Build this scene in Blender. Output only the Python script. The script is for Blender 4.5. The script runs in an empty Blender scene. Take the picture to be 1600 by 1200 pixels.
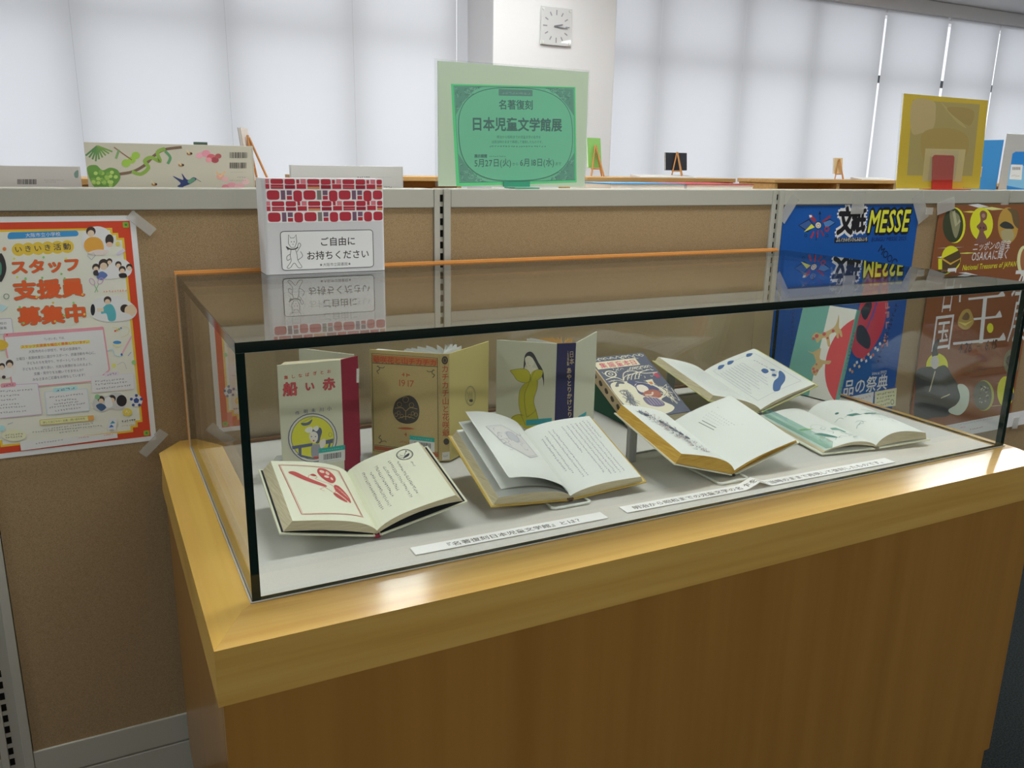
import bpy, math, random
from mathutils import Vector, Matrix, Euler
from mathutils.geometry import tessellate_polygon
random.seed(7)
scene = bpy.context.scene
COL = scene.collection

# ------------------------------------------------------------------ camera
# world: x along the partition, y away from the viewer, z up; z=0 is the wooden rim of the case
CAM = Vector((-0.1398, -0.9763, 0.5329))
ROT = Euler((math.radians(75.250), math.radians(-0.950), math.radians(-26.710)), 'XYZ')
FPX = 1305.4
cd = bpy.data.cameras.new('camera'); cd.sensor_width = 36.0; cd.lens = FPX / 1600 * 36
cd.clip_start = 0.02; cd.clip_end = 200
co = bpy.data.objects.new('camera', cd); COL.objects.link(co)
co.location = CAM; co.rotation_euler = ROT
scene.camera = co
RM = ROT.to_matrix()

# ------------------------------------------------------------------ world, exposure
w = bpy.data.worlds.new('overcast_sky'); scene.world = w; w.use_nodes = True
bg = w.node_tree.nodes['Background']
bg.inputs[0].default_value = (0.93, 0.96, 1.0, 1); bg.inputs[1].default_value = 1.24
vs = scene.view_settings
vs.view_transform = 'Standard'; vs.look = 'None'; vs.gamma = 1.0; vs.use_curve_mapping = False
vs.exposure = 0.0
LAMP_POWER = 23.0       # radiance of the ceiling light diffusers

# ------------------------------------------------------------------ pixel helpers (1600x1200 frame)
def ray(u, v): return RM @ Vector(((u - 800) / FPX, -(v - 600) / FPX, -1.0))
def hit(u, v, o, n):
    d = ray(u, v); o = Vector(o); n = Vector(n)
    return CAM + d * ((o - CAM).dot(n) / d.dot(n))
def onz(u, v, z=0.0): return hit(u, v, (0, 0, z), (0, 0, 1))
def ony(u, v, y): return hit(u, v, (0, y, 0), (0, 1, 0))

# ------------------------------------------------------------------ materials
def lin(c):
    c = c / 255.0
    return c / 12.92 if c <= 0.04045 else ((c + 0.055) / 1.055) ** 2.4
def rgb(r, g, b, gain=1.0): return tuple(min(0.88, lin(k) * gain) for k in (r, g, b)) + (1,)
MATS = {}
def mat(name, color=(.8, .8, .8, 1), rough=.6, spec=.3, metal=0.0, bump=None, noise=None, coat=0.0):
    if name in MATS: return MATS[name]
    m = bpy.data.materials.new(name); m.use_nodes = True; MATS[name] = m
    nt = m.node_tree; b = nt.nodes['Principled BSDF']
    b.inputs['Base Color'].default_value = color; b.inputs['Roughness'].default_value = rough
    b.inputs['Specular IOR Level'].default_value = spec; b.inputs['Metallic'].default_value = metal
    b.inputs['Coat Weight'].default_value = coat; b.inputs['Coat Roughness'].default_value = 0.13
    tc = nt.nodes.new('ShaderNodeTexCoord')
    if noise:      # (scale xyz, detail, colour b, contrast lo, hi)
        sc, det, c2, lo, hi = noise
        mp = nt.nodes.new('ShaderNodeMapping'); mp.inputs['Scale'].default_value = sc
        nt.links.new(tc.outputs['Object'], mp.inputs[0])
        n = nt.nodes.new('ShaderNodeTexNoise'); n.inputs['Scale'].default_value = 1; n.inputs['Detail'].default_value = det
        nt.links.new(mp.outputs[0], n.inputs['Vector'])
        r = nt.nodes.new('ShaderNodeMapRange'); r.inputs[1].default_value = lo; r.inputs[2].default_value = hi
        nt.links.new(n.outputs[0], r.inputs[0])
        mx = nt.nodes.new('ShaderNodeMix'); mx.data_type = 'RGBA'
        mx.inputs[6].default_value = color; mx.inputs[7].default_value = c2
        nt.links.new(r.outputs[0], mx.inputs[0]); nt.links.new(mx.outputs[2], b.inputs['Base Color'])
    if bump:       # (scale, strength, distance)
        n2 = nt.nodes.new('ShaderNodeTexNoise'); n2.inputs['Scale'].default_value = bump[0]; n2.inputs['Detail'].default_value = 3
        nt.links.new(tc.outputs['Object'], n2.inputs['Vector'])
        bp = nt.nodes.new('ShaderNodeBump'); bp.inputs['Strength'].default_value = bump[1]; bp.inputs['Distance'].default_value = bump[2]
        nt.links.new(n2.outputs[0], bp.inputs['Height']); nt.links.new(bp.outputs[0], b.inputs['Normal'])
    return m
def ink(c, gain, rough=.55):
    return mat('ink_%d_%d_%d_%d' % (c[0], c[1], c[2], int(gain * 100)), rgb(*c, gain), rough, .25)
def emis(name, color, s):
    m = bpy.data.materials.new(name); m.use_nodes = True; nt = m.node_tree; nt.nodes.clear()
    e = nt.nodes.new('ShaderNodeEmission'); e.inputs[0].default_value = color; e.inputs[1].default_value = s
    o = nt.nodes.new('ShaderNodeOutputMaterial'); nt.links.new(e.outputs[0], o.inputs[0]); return m
def clear(name, tint, ior=1.5, body=None, mixbody=0.0, rough=0.0):
    """thin clear pane: Fresnel mirror over a tinted see-through body"""
    m = bpy.data.materials.new(name); m.use_nodes = True; nt = m.node_tree; nt.nodes.clear()
    N = nt.nodes.new; L = nt.links.new
    tr = N('ShaderNodeBsdfTransparent'); tr.inputs[0].default_value = tint
    gl = N('ShaderNodeBsdfGlossy'); gl.inputs['Roughness'].default_value = rough; gl.inputs['Color'].default_value = (1, 1, 1, 1)
    ge = N('ShaderNodeNewGeometry'); mr = N('ShaderNodeMapRange')
    mr.inputs[3].default_value = ior; mr.inputs[4].default_value = 1 / ior   # same reflectance on both sides
    L(ge.outputs['Backfacing'], mr.inputs[0])
    fr = N('ShaderNodeFresnel'); L(mr.outputs[0], fr.inputs[0])
    mx = N('ShaderNodeMixShader'); L(fr.outputs[0], mx.inputs[0]); L(gl.outputs[0], mx.inputs[2])
    if body:
        df = N('ShaderNodeBsdfDiffuse'); df.inputs[0].default_value = body
        m2 = N('ShaderNodeMixShader'); m2.inputs[0].default_value = mixbody
        L(tr.outputs[0], m2.inputs[1]); L(df.outputs[0], m2.inputs[2]); L(m2.outputs[0], mx.inputs[1])
    else: L(tr.outputs[0], mx.inputs[1])
    o = N('ShaderNodeOutputMaterial'); L(mx.outputs[0], o.inputs[0]); return m

M = {}
M['rail'] = mat('varnished_beech', rgb(212, 173, 94), .34, .4, noise=((2.2, 60, 60), 4, rgb(198, 155, 76), .35, .7), coat=.32)
M['rail_y'] = mat('varnished_beech_lengthwise', rgb(216, 177, 88), .34, .4, noise=((60, 2.2, 60), 4, rgb(206, 163, 74), .35, .7), coat=.32)
M['veneer'] = mat('veneer_panel', rgb(166, 121, 56), .3, .45, noise=((26, 26, 1.0), 4, rgb(154, 109, 47), .35, .7), coat=.2)
M['backwood'] = mat('plain_wood_edge', rgb(215, 150, 80), .5, .3)
M['backpanel'] = mat('brown_felt_board', rgb(222, 196, 160), .9, .1, noise=((700, 700, 700), 2, rgb(206, 180, 144), .3, .7))
M['cork'] = mat('cork', rgb(178, 153, 118), .85, .15, noise=((800, 800, 800), 3, rgb(148, 124, 90), .36, .66), bump=(500, .15, .001))
M['grey'] = mat('grey_enamel', rgb(186, 184, 172), .45, .35, bump=(900, .03, .0005))
M['dark'] = mat('dark_slot', rgb(22, 20, 18), .8, .1)
M['cloth'] = mat('grey_display_cloth', rgb(208, 206, 200), .9, .1, noise=((900, 900, 900), 2, rgb(196, 194, 188), .3, .7), bump=(1500, .1, .0005))
M['paper'] = mat('book_paper', rgb(230, 232, 226), .75, .15)
M['paper_white'] = mat('white_paper', rgb(240, 242, 242), .65, .2)
M['edge'] = mat('page_edges', rgb(222, 212, 182), .8, .1, noise=((30, 30, 900), 2, rgb(196, 184, 150), .3, .7))
M['edge_gold'] = mat('yellowed_page_edges', rgb(224, 184, 92), .7, .15, noise=((40, 40, 700), 2, rgb(200, 156, 66), .3, .7))
M['cream'] = mat('cream_board', rgb(222, 222, 198), .6, .25)
M['black'] = mat('black_lining', rgb(38, 38, 42), .7, .2)
M['red_cloth'] = mat('red_book_cloth', rgb(150, 48, 66), .7, .2, noise=((900, 900, 900), 2, rgb(136, 40, 58), .3, .7))
M['white'] = mat('white_plastic', rgb(220, 220, 222), .4, .4)
M['wire'] = mat('pale_wire', rgb(222, 226, 218), .35, .5)
M['leg'] = mat('grey_stand', rgb(190, 192, 192), .5, .3, noise=((80, 80, 12), 3, rgb(172, 174, 174), .4, .6))
M['wall'] = mat('white_wall', rgb(240, 239, 240), .85, .15)
M['ceil'] = mat('ceiling_board', rgb(240, 239, 240), .9, .1)
M['carpet'] = mat('charcoal_carpet', rgb(54, 60, 60), .95, .05, noise=((260, 260, 260), 3, rgb(34, 38, 40), .35, .65), bump=(400, .3, .004))
M['shelf'] = mat('light_shelf_wood', rgb(206, 164, 104), .5, .3, noise=((3, 40, 40), 3, rgb(190, 146, 86), .35, .7))
M['shelf_dark'] = mat('shelf_inside', rgb(84, 60, 44), .8, .1)
M['alu'] = mat('window_frame', rgb(96, 98, 102), .5, .4)
M['tape'] = clear('frosted_tape', (.97, .97, .96, 1), 1.25, rgb(236, 234, 228), .34, .4)
M['acrylic'] = clear('clear_acrylic', (.97, .98, .98, 1), 1.45, rgb(220, 225, 225), .06)
M['glass'] = clear('cabinet_glass', (.972, .982, .975, 1), 1.58)
M['barglass'] = clear('green_glass_bar', (.84, .95, .91, 1), 1.5, rgb(150, 200, 186), .14)
def glass_edge():
    m = mat('dark_glass_edge', (.006, .017, .014, 1), .06, .5); return m
M['gedge'] = glass_edge()

# ------------------------------------------------------------------ mesh building
def tag(o, label=None, cat=None, group=None, kind=None):
    if label: o['label'] = label
    if cat: o['category'] = cat
    if group: o['group'] = group
    if kind: o['kind'] = kind
    return o
def thing(name, label, cat, loc=(0, 0, 0), group=None, kind=None):
    o = bpy.data.objects.new(name, None); COL.objects.link(o); o.location = loc; o.empty_display_size = .02
    return tag(o, label, cat, group, kind)
def origin(o):
    v = Vector((0, 0, 0))
    while o: v += o.location; o = o.parent
    return v
class MB:
    def __init__(s): s.calls = []; s.v = []; s.f = []; s.mi = []; s.mats = []
    def slot(s, m):
        if m not in s.mats: s.mats.append(m)
        return s.mats.index(m)
    def add(s, vs_, fs, m):
        k = len(s.v); i = s.slot(m); s.calls.append((len(s.v), len(vs_), len(s.f), len(fs)))
        s.v += [Vector(v) for v in vs_]; s.f += [tuple(k + j for j in f) for f in fs]; s.mi += [i] * len(fs)
    def box(s, lo, hi, m, fr=None, mside=None):
        x0, y0, z0 = lo; x1, y1, z1 = hi
        vs_ = [Vector(p) for p in ((x0, y0, z0), (x1, y0, z0), (x1, y1, z0), (x0, y1, z0), (x0, y0, z1), (x1, y0, z1), (x1, y1, z1), (x0, y1, z1))]
        if fr: vs_ = [fr(*p) for p in vs_]
        s.add(vs_, [(3, 2, 1, 0), (4, 5, 6, 7), (0, 1, 5, 4), (1, 2, 6, 5), (2, 3, 7, 6), (3, 0, 4, 7)], m)
        return s
    def prism(s, pts, d0, d1, m, fr, mend=None):
        """2D outline pts (a,b) swept from d0 to d1 in the third frame axis"""
        n = len(pts)
        A = [fr(a, b, d0) for a, b in pts]; B = [fr(a, b, d1) for a, b in pts]
        k = len(s.v); s.v += A + B
        i = s.slot(m); j = s.slot(mend or m)
        for q in range(n):
            s.f.append((k + q, k + (q + 1) % n, k + n + (q + 1) % n, k + n + q)); s.mi.append(i)
        for t in tessellate_polygon([[Vector((a, b, 0)) for a, b in pts]]):
            s.f.append((k + t[0], k + t[1], k + t[2])); s.mi.append(j)
            s.f.append((k + n + t[2], k + n + t[1], k + n + t[0])); s.mi.append(j)
        return s
    def tube(s, pts, r, m, seg=8, closed=False):
        pts = [Vector(p) for p in pts]; n = len(pts); rings = []
        for i, p in enumerate(pts):
            a = pts[i - 1] if (i > 0 or closed) else p
            b = pts[(i + 1) % n] if (i < n - 1 or closed) else p
            t = (b - a).normalized(); up = Vector((0, 0, 1)) if abs(t.z) < .9 else Vector((1, 0, 0))
            e1 = t.cross(up).normalized(); e2 = e1.cross(t)
            rings.append([p + (e1 * math.cos(q * 2 * math.pi / seg) + e2 * math.sin(q * 2 * math.pi / seg)) * r for q in range(seg)])
        vs_ = [v for g in rings for v in g]; fs = []
        for i in range(n if closed else n - 1):
            for q in range(seg):
                a = i * seg; b = ((i + 1) % n) * seg
                fs.append((a + q, a + (q + 1) % seg, b + (q + 1) % seg, b + q))
        if not closed: fs += [tuple(range(seg))[::-1], tuple(range((n - 1) * seg, n * seg))]
        s.add(vs_, fs, m); return s
    def sheet(s, fn, us, vs_, m, thick=None):
        """grid surface fn(u,v)->point; with thick=(fn2) a closed thin slab"""
        nu, nv = len(us), len(vs_)
        k = [fn(u, v) for u in us for v in vs_]
        fs = [(i * nv + j, (i + 1) * nv + j, (i + 1) * nv + j + 1, i * nv + j + 1) for i in range(nu - 1) for j in range(nv - 1)]
        if thick:
            n = len(k); k2 = [thick(u, v) for u in us for v in vs_]
            fs2 = [tuple(n + q for q in f[::-1]) for f in fs]
            rim = [i * nv for i in range(nu)] + [(nu - 1) * nv + j for j in range(1, nv)] + [i * nv + nv - 1 for i in range(nu - 2, -1, -1)] + [j for j in range(nv - 2, 0, -1)]
            fs3 = [(rim[q], rim[(q + 1) % len(rim)], n + rim[(q + 1) % len(rim)], n + rim[q]) for q in range(len(rim))]
            s.add(k + k2, fs + fs2 + fs3, m)
        else: s.add(k, fs, m)
        return s
    def build(s, name, parent=None, smooth=False, bevel=0.0):
        me = bpy.data.meshes.new(name); off = origin(parent)
        me.from_pydata([tuple(v - off) for v in s.v], [], s.f)
        for m in s.mats: me.materials.append(m)
        me.polygons.foreach_set('material_index', s.mi)
        if smooth: me.polygons.foreach_set('use_smooth', [True] * len(me.polygons))
        me.validate(); me.update()
        o = bpy.data.objects.new(name, me); COL.objects.link(o)
        if parent: o.parent = parent
        if bevel:
            b = o.modifiers.new('bevel', 'BEVEL'); b.width = bevel; b.segments = 2; b.limit_method = 'ANGLE'; b.angle_limit = .6
        return o
def frame(o, ex, ey, ez):
    o, ex, ey, ez = Vector(o), Vector(ex), Vector(ey), Vector(ez)
    return lambda a, b, c=0.0: o + ex * a + ey * b + ez * c
def boxpart(name, parent, lo, hi, m, bevel=0.0, fr=None):
    return MB().box(lo, hi, m, fr).build(name, parent, bevel=bevel)

# ------------------------------------------------------------------ lettering
GL = {}
def glyphs(chars, wt):
    need = [c for c in dict.fromkeys(chars) if (c, wt) not in GL and not c.isspace()]
    if not need: return
    obs = []
    for ch in need:
        c = bpy.data.curves.new('glyph', 'FONT'); c.body = ch; c.resolution_u = 2; c.offset = wt
        o = bpy.data.objects.new('glyph', c); COL.objects.link(o); obs.append((ch, o))
    bpy.context.view_layer.update(); dg = bpy.context.evaluated_depsgraph_get()
    for ch, o in obs:
        me = bpy.data.meshes.new_from_object(o.evaluated_get(dg))
        V = [(v.co.x, v.co.y) for v in me.vertices]; F = [tuple(p.vertices) for p in me.polygons]
        adv = 1.0 if ord(ch) > 0x2e80 else (max([v[0] for v in V] or [.3]) + .07)
        GL[(ch, wt)] = (V, F, adv); bpy.data.meshes.remove(me)
    for ch, o in obs:
        c = o.data; bpy.data.objects.remove(o); bpy.data.curves.remove(c)
def catmull(P, closed=True, k=5):
    n = len(P); out = []
    for i in range(n if closed else n - 1):
        p0, p1, p2, p3 = [P[(i + j) % n] if closed else P[min(max(i + j, 0), n - 1)] for j in (-1, 0, 1, 2)]
        for q in range(k):
            t = q / k
            out.append(tuple(.5 * (2 * b + (c - a) * t + (2 * a - 5 * b + 4 * c - d) * t * t + (3 * b - a - 3 * c + d) * t ** 3) for a, b, c, d in zip(p0, p1, p2, p3)))
    if not closed: out.append(tuple(P[-1]))
    return out
class Canvas:
    """flat print on a surface. conv turns drawing coordinates into surface (a,b) metres; place(a,b,h) gives the point"""
    def __init__(s, place, conv=None, gain=1.0, h0=1.0e-4):
        s.place = place; s.conv = conv or (lambda a, b: (a, b)); s.gain = gain; s.h = h0; s.art = MB(); s.txt = MB(); s.big = []
    def up(s): s.h += 3e-6; return s.h
    sub = None      # largest edge on a curved page
    def _poly(s, ab, col, mb=None):
        h = s.up(); mb = mb or s.art; ab = [tuple(p) for p in ab]
        tr = [tuple(t) for t in tessellate_polygon([[Vector((a, b, 0)) for a, b in ab]])]
        if s.sub:
            todo = tr; tr = []
            while todo:
                t = todo.pop(); ls = [math.dist(ab[t[i]], ab[t[(i + 1) % 3]]) for i in range(3)]; i = ls.index(max(ls))
                if ls[i] < s.sub: tr.append(t); continue
                p, q, r = t[i], t[(i + 1) % 3], t[(i + 2) % 3]
                ab.append(((ab[p][0] + ab[q][0]) / 2, (ab[p][1] + ab[q][1]) / 2)); m = len(ab) - 1
                todo += [(p, m, r), (m, q, r)]
        mb.add([s.place(a, b, h) for a, b in ab], tr, ink(col, s.gain))
    def poly(s, pts, col): s._poly([s.conv(*p) for p in pts], col)
    def blob(s, pts, col, k=5): s.poly(catmull(pts, True, k), col)
    def rect(s, x0, y0, x1, y1, col): s.poly([(x0, y0), (x1, y0), (x1, y1), (x0, y1)], col)
    def ell(s, cx, cy, rx, ry, col, n=28, rot=0.0, a0=0, a1=360):
        c, d = math.cos(rot), math.sin(rot); m = n if a1 - a0 >= 360 else n + 1
        pts = []
        for i in range(m):
            t = math.radians(a0 + (a1 - a0) * i / n); x, y = rx * math.cos(t), ry * math.sin(t)
            pts.append((cx + x * c - y * d, cy + x * d + y * c))
        s.poly(pts, col)
    def line(s, pts, wd, col, closed=False, smooth=False):
        if smooth: pts = catmull(pts, closed, 5)
        ab = [Vector(s.conv(*p)) for p in pts]
        if closed: ab.append(ab[0])
        if s.sub:
            o_ = [ab[0]]
            for p, q in zip(ab, ab[1:]):
                k = max(1, int((q - p).length / s.sub)); o_ += [p.lerp(q, (j + 1) / k) for j in range(k)]
            ab = o_
        h = s.up(); L = []; R = []
        for i, p in enumerate(ab):
            a = ab[i - 1] if i else (ab[-2] if closed else p); b = ab[i + 1] if i < len(ab) - 1 else (ab[1] if closed else p)
            t = (b - a); t = t.normalized() if t.length > 1e-9 else Vector((1, 0))
            n = Vector((-t.y, t.x)) * wd * .5; L.append(p + n); R.append(p - n)
        k = [s.place(p.x, p.y, h) for p in L] + [s.place(p.x, p.y, h) for p in R]; m = len(ab)
        s.art.add(k, [(i, i + 1, m + i + 1, m + i) for i in range(m - 1)], ink(col, s.gain))
    def ring(s, cx, cy, rx, ry, wd, col, n=32, rot=0.0):
        c, d = math.cos(rot), math.sin(rot)
        s.line([(cx + rx * math.cos(t) * c - ry * math.sin(t) * d, cy + rx * math.cos(t) * d + ry * math.sin(t) * c) for t in [i * 2 * math.pi / n for i in range(n)]], wd, col, True)
    def rrect(s, p, r, col=None, wd=None, lcol=None):
        """rounded quad from 4 corners"""
        out = []
        n = len(p)
        for i in range(n):
            a, b, c = Vector(p[i - 1]), Vector(p[i]), Vector(p[(i + 1) % n])
            u, v = (a - b).normalized() * r, (c - b).normalized() * r
            for t in (0, .25, .5, .75, 1): out.append(tuple(b + u * (1 - t) ** 2 + v * t ** 2))
        if col: s.poly(out, col)
        if wd: s.line(out, wd, lcol, True)
    def _glyph(s, ch, wt, fn, m, mb=None):
        """one character; bold is laid down as a few shifted copies"""
        glyphs(ch, min(wt, 0.0)); V, F, adv = GL[(ch, min(wt, 0.0))]
        sh = [(0, 0)] if wt <= 0 else [(wt * math.cos(q * math.pi / 4), wt * math.sin(q * math.pi / 4)) for q in (range(0, 8, 2) if wt < .02 else range(8))] + ([(0, 0)] if wt > .03 else [])
        if wt > .07: sh += [(x * .5, y * .5) for x, y in sh[:8]]
        for i, (dx, dy) in enumerate(sh): (mb or s.txt).add([fn(vx + dx, vy + dy, i * 1.5e-6) for vx, vy in V], F, m)
    def text(s, st, x0, y0, x1, y1, col, wt=0.0, hs=1.0, italic=0.0):
        glyphs(st, min(wt, 0.0)); p = Vector(s.conv(x0, y0)); q = Vector(s.conv(x1, y1)); w0 = min(wt, 0.0)
        tot = sum(GL[(c, w0)][2] if not c.isspace() else .35 for c in st); d = (q - p); size = d.length / tot; d.normalize(); n = Vector((-d.y, d.x))
        h = s.up(); x = 0; m = ink(col, s.gain)
        for c in st:
            if c.isspace(): x += .35; continue
            mb = None
            if size > .028: mb = MB(); s.big.append(mb)      # a large character is a part of its own
            s._glyph(c, wt, lambda vx, vy, e, x=x: s.place(*(p + d * ((x + vx + italic * vy) * size) + n * (vy * size * hs)), h + e), m, mb); x += GL[(c, w0)][2]
        if wt > 0: s.h += 3e-5 if wt > .07 else 1.6e-5
    def vtext(s, st, x0, y0, x1, y1, col, wt=0.0, ws=1.0):
        """upright characters running from (x0,y0) down to (x1,y1), centred on that line"""
        glyphs(st, min(wt, 0.0)); p = Vector(s.conv(x0, y0)); q = Vector(s.conv(x1, y1)); d = q - p; size = d.length / len(st); d.normalize()
        n = -d; r = Vector((-d.y, d.x)); h = s.up(); m = ink(col, s.gain)
        for i, c in enumerate(st):
            if c.isspace(): continue
            adv = GL[(c, min(wt, 0.0))][2]; o = p + d * (size * (i + .88))
            s._glyph(c, wt, lambda vx, vy, e, o=o, adv=adv: s.place(*(o + r * ((vx - adv / 2) * size * ws) + n * (vy * size)), h + e), m)
        if wt > 0: s.h += 1.6e-5
    def dashes(s, x0, y0, x1, y1, wd, col, n=12, fill=.7, seed=1):
        """print too small to read: a broken row of strokes"""
        rnd = random.Random(seed); p = Vector(s.conv(x0, y0)); q = Vector(s.conv(x1, y1)); h = s.up(); d = (q - p) / n
        t = d.normalized(); nn = Vector((-t.y, t.x)); k = []; f = []
        L_ = d.length * fill; q0 = d.normalized()
        for i in range(n):
            o = p + d * (i + .1)
            for q_, (la, lb) in enumerate(((rnd.uniform(.6, .95), .2), (.2, rnd.uniform(.6, 1)), (rnd.uniform(.3, .8), .18))[:rnd.choice((2, 3, 3))]):
                ca, cb = rnd.uniform(la / 2, 1 - la / 2), rnd.uniform(lb / 2, 1 - lb / 2) - .5
                j = len(k)
                k += [s.place(*(o + t * (L_ * (ca + x * la / 2)) + nn * (wd * (cb + y * lb / 2))), h + q_ * 8e-7) for x, y in ((-1, -1), (1, -1), (1, 1), (-1, 1))]; f.append((j, j + 1, j + 2, j + 3))
        s.txt.add(k, f, ink(col, s.gain))
    def build(s, parent, art='printed_picture', txt='lettering'):
        for mb in s.big: mb.build('character', parent)
        for mb, nm in ((s.art, art), (s.txt, txt)):
            if not mb.f: continue
            if len(mb.calls) > 6: mb.build(nm, parent); continue
            for (v0, nv, f0, nf) in mb.calls:      # a few plain marks: one part each
                o = MB(); o.add(mb.v[v0:v0 + nv], [tuple(i - v0 for i in f) for f in mb.f[f0:f0 + nf]], mb.mats[mb.mi[f0]]); o.build(nm, parent)
def pcanvas(o, ex, ey, gain=1.0, h0=1.0e-4):
    """canvas on the plane through o with axes ex (right) and ey (up), drawn in photo pixels"""
    o, ex, ey = Vector(o), Vector(ex).normalized(), Vector(ey).normalized(); n = ex.cross(ey).normalized()
    def conv(u, v):
        p = hit(u, v, o, n) - o; return (p.dot(ex), p.dot(ey))
    return Canvas(lambda a, b, h: o + ex * a + ey * b + n * h, conv, gain, h0)

# ================================================================== THE ROOM
FLOOR = -0.75; CEIL = 2.12; YW = 5.02
XL, XR, YB = -5.0, 12.5, -5.0
tag(boxpart('floor', None, (XL, YB, FLOOR - .1), (XR, YW + .2, FLOOR), M['carpet']), 'dark charcoal carpet floor of the library', 'floor', kind='structure')
tag(boxpart('ceiling', None, (XL, YB, CEIL), (XR, YW - .55, CEIL + .1), M['ceil']), 'plain grey white ceiling above the reading room', 'ceiling', kind='structure')
tag(boxpart('wall_left', None, (XL - .1, YB, FLOOR), (XL, YW, CEIL), M['wall']), 'white side wall beyond the left edge', 'wall', kind='structure')
tag(boxpart('wall_right', None, (XR, YB, FLOOR), (XR + .1, YW, CEIL), M['wall']), 'white side wall at the far right end', 'wall', kind='structure')
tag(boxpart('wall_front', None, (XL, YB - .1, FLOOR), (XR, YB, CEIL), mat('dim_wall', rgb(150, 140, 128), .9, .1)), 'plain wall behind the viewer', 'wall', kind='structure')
wb = thing('wall_back', 'white wall under and over the blinds', 'wall', (3, YW + .2, FLOOR), kind='structure')
boxpart('parapet', wb, (XL, YW + .16, FLOOR), (XR, YW + .3, .0), M['wall'])
boxpart('lintel', wb, (XL, YW + .16, 1.98), (XR, YW + .3, CEIL + .1), M['wall'])
tr1 = thing('trim_1', 'grey blind box recess running along the top of the windows', 'trim', (3, YW - .3, 2.02), kind='structure')
boxpart('recess_top', tr1, (XL, YW - .55, CEIL + .002), (XR, YW + .16, CEIL + .1), M['ceil'])
boxpart('shadow_gap', tr1, (XL, YW - .58, CEIL - .012), (XR, YW - .552, CEIL - .0005), M['dark'])
boxpart('fascia', tr1, (XL, YW - .02, 2.0), (XR, YW + .04, CEIL - .001), M['ceil'])
# windows: frames of mullions and a transom that shade the blinds from behind
edges_l = [-4.2, -3.36, -2.53, -1.70, -0.86, -0.09, 0.80, 1.64, 2.41]
edges_r = [3.36, 4.22, 5.10, 5.92, 6.79, 7.69, 8.47, 9.38, 10.26, 11.14, 12.02]
for k, E in enumerate((edges_l, edges_r)):
    wn = thing('window_%d' % (k + 1), ('tall window band left of the white pillar' if k == 0 else 'tall window band right of the white pillar'), 'window', (E[0], YW + .2, 0), kind='structure')
    for e in E: boxpart('mullion', wn, (e - .042, YW + .10, 0.0), (e + .042, YW + .15, 1.99), M['alu'])
    boxpart('transom', wn, (E[0], YW + .101, 1.36), (E[-1], YW + .149, 1.425), M['alu'])
    boxpart('sill', wn, (E[0], YW + .06, -.03), (E[-1], YW + .16, .0), M['alu'])
boxpart('end_wall', wb, (XL, YW + .05, 0), (edges_l[0], YW + .2, 2.0), M['wall']); boxpart('end_wall', wb, (edges_r[-1], YW + .05, 0), (XR, YW + .2, 2.0), M['wall'])
# roller blinds, one thing each
bm_ = bpy.data.materials.new('blind_fabric'); bm_.use_nodes = True; nt = bm_.node_tree; nt.nodes.clear()
N = nt.nodes.new; L = nt.links.new
d1 = N('ShaderNodeBsdfDiffuse'); d1.inputs[0].default_value = (.42, .42, .43, 1); t1 = N('ShaderNodeBsdfTranslucent'); t1.inputs[0].default_value = (.46, .47, .49, 1)
ad = N('ShaderNodeAddShader'); L(d1.outputs[0], ad.inputs[0]); L(t1.outputs[0], ad.inputs[1])
oo = N('ShaderNodeOutputMaterial'); L(ad.outputs[0], oo.inputs[0]); M['blind'] = bm_
words = ['nearest to', 'second from', 'third from', 'fourth from', 'fifth from', 'sixth from', 'seventh from', 'eighth from', 'ninth from', 'tenth from']
def blind(x0, x1, label, y):
    t = thing('roller_blind', label, 'blind', (x0, y, .0), 'backlit roller blinds')
    me = MB(); fr = frame((0, 0, 0), (1, 0, 0), (0, 1, 0), (0, 0, 1))
    me.add([fr(x0, y, -.05), fr(x1, y, -.05), fr(x1, y, 1.99), fr(x0, y, 1.99)], [(0, 1, 2, 3)], M['blind']); me.build('fabric', t)
    MB().tube([(x0, y + .03, 1.985), (x1, y + .03, 1.985)], .022, M['white']).build('roller_tube', t)
    boxpart('bottom_bar', t, (x0, y - .006, -.075), (x1, y + .006, -.05), M['white'])
for i in range(len(edges_l) - 1):
    k = len(edges_l) - 2 - i
    blind(edges_l[i] + .0003, edges_l[i + 1] - .0003, 'white roller blind left of the pillar, %s it' % words[k], YW)
for i in range(len(edges_r) - 1):
    gap = {4: .013, 5: .020, 6: .008}      # half width of the slit at these edges
    blind(edges_r[i] + gap.get(i, .0003), edges_r[i + 1] - gap.get(i + 1, .0003), 'white roller blind right of the pillar, %s it' % words[i], YW)
# pillar
PX0, PX1, PY0 = 2.50, 3.50, YW - .43
tag(boxpart('wall_pillar', None, (PX0, PY0, FLOOR), (PX1, YW + .16, CEIL), M['wall'], bevel=.006), 'square white pillar between the blinds carrying a clear clock', 'pillar', kind='structure')
blind(edges_l[-1] + .003, PX0 - .002, 'narrow strip of white blind squeezed against the pillar side', YW)
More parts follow.
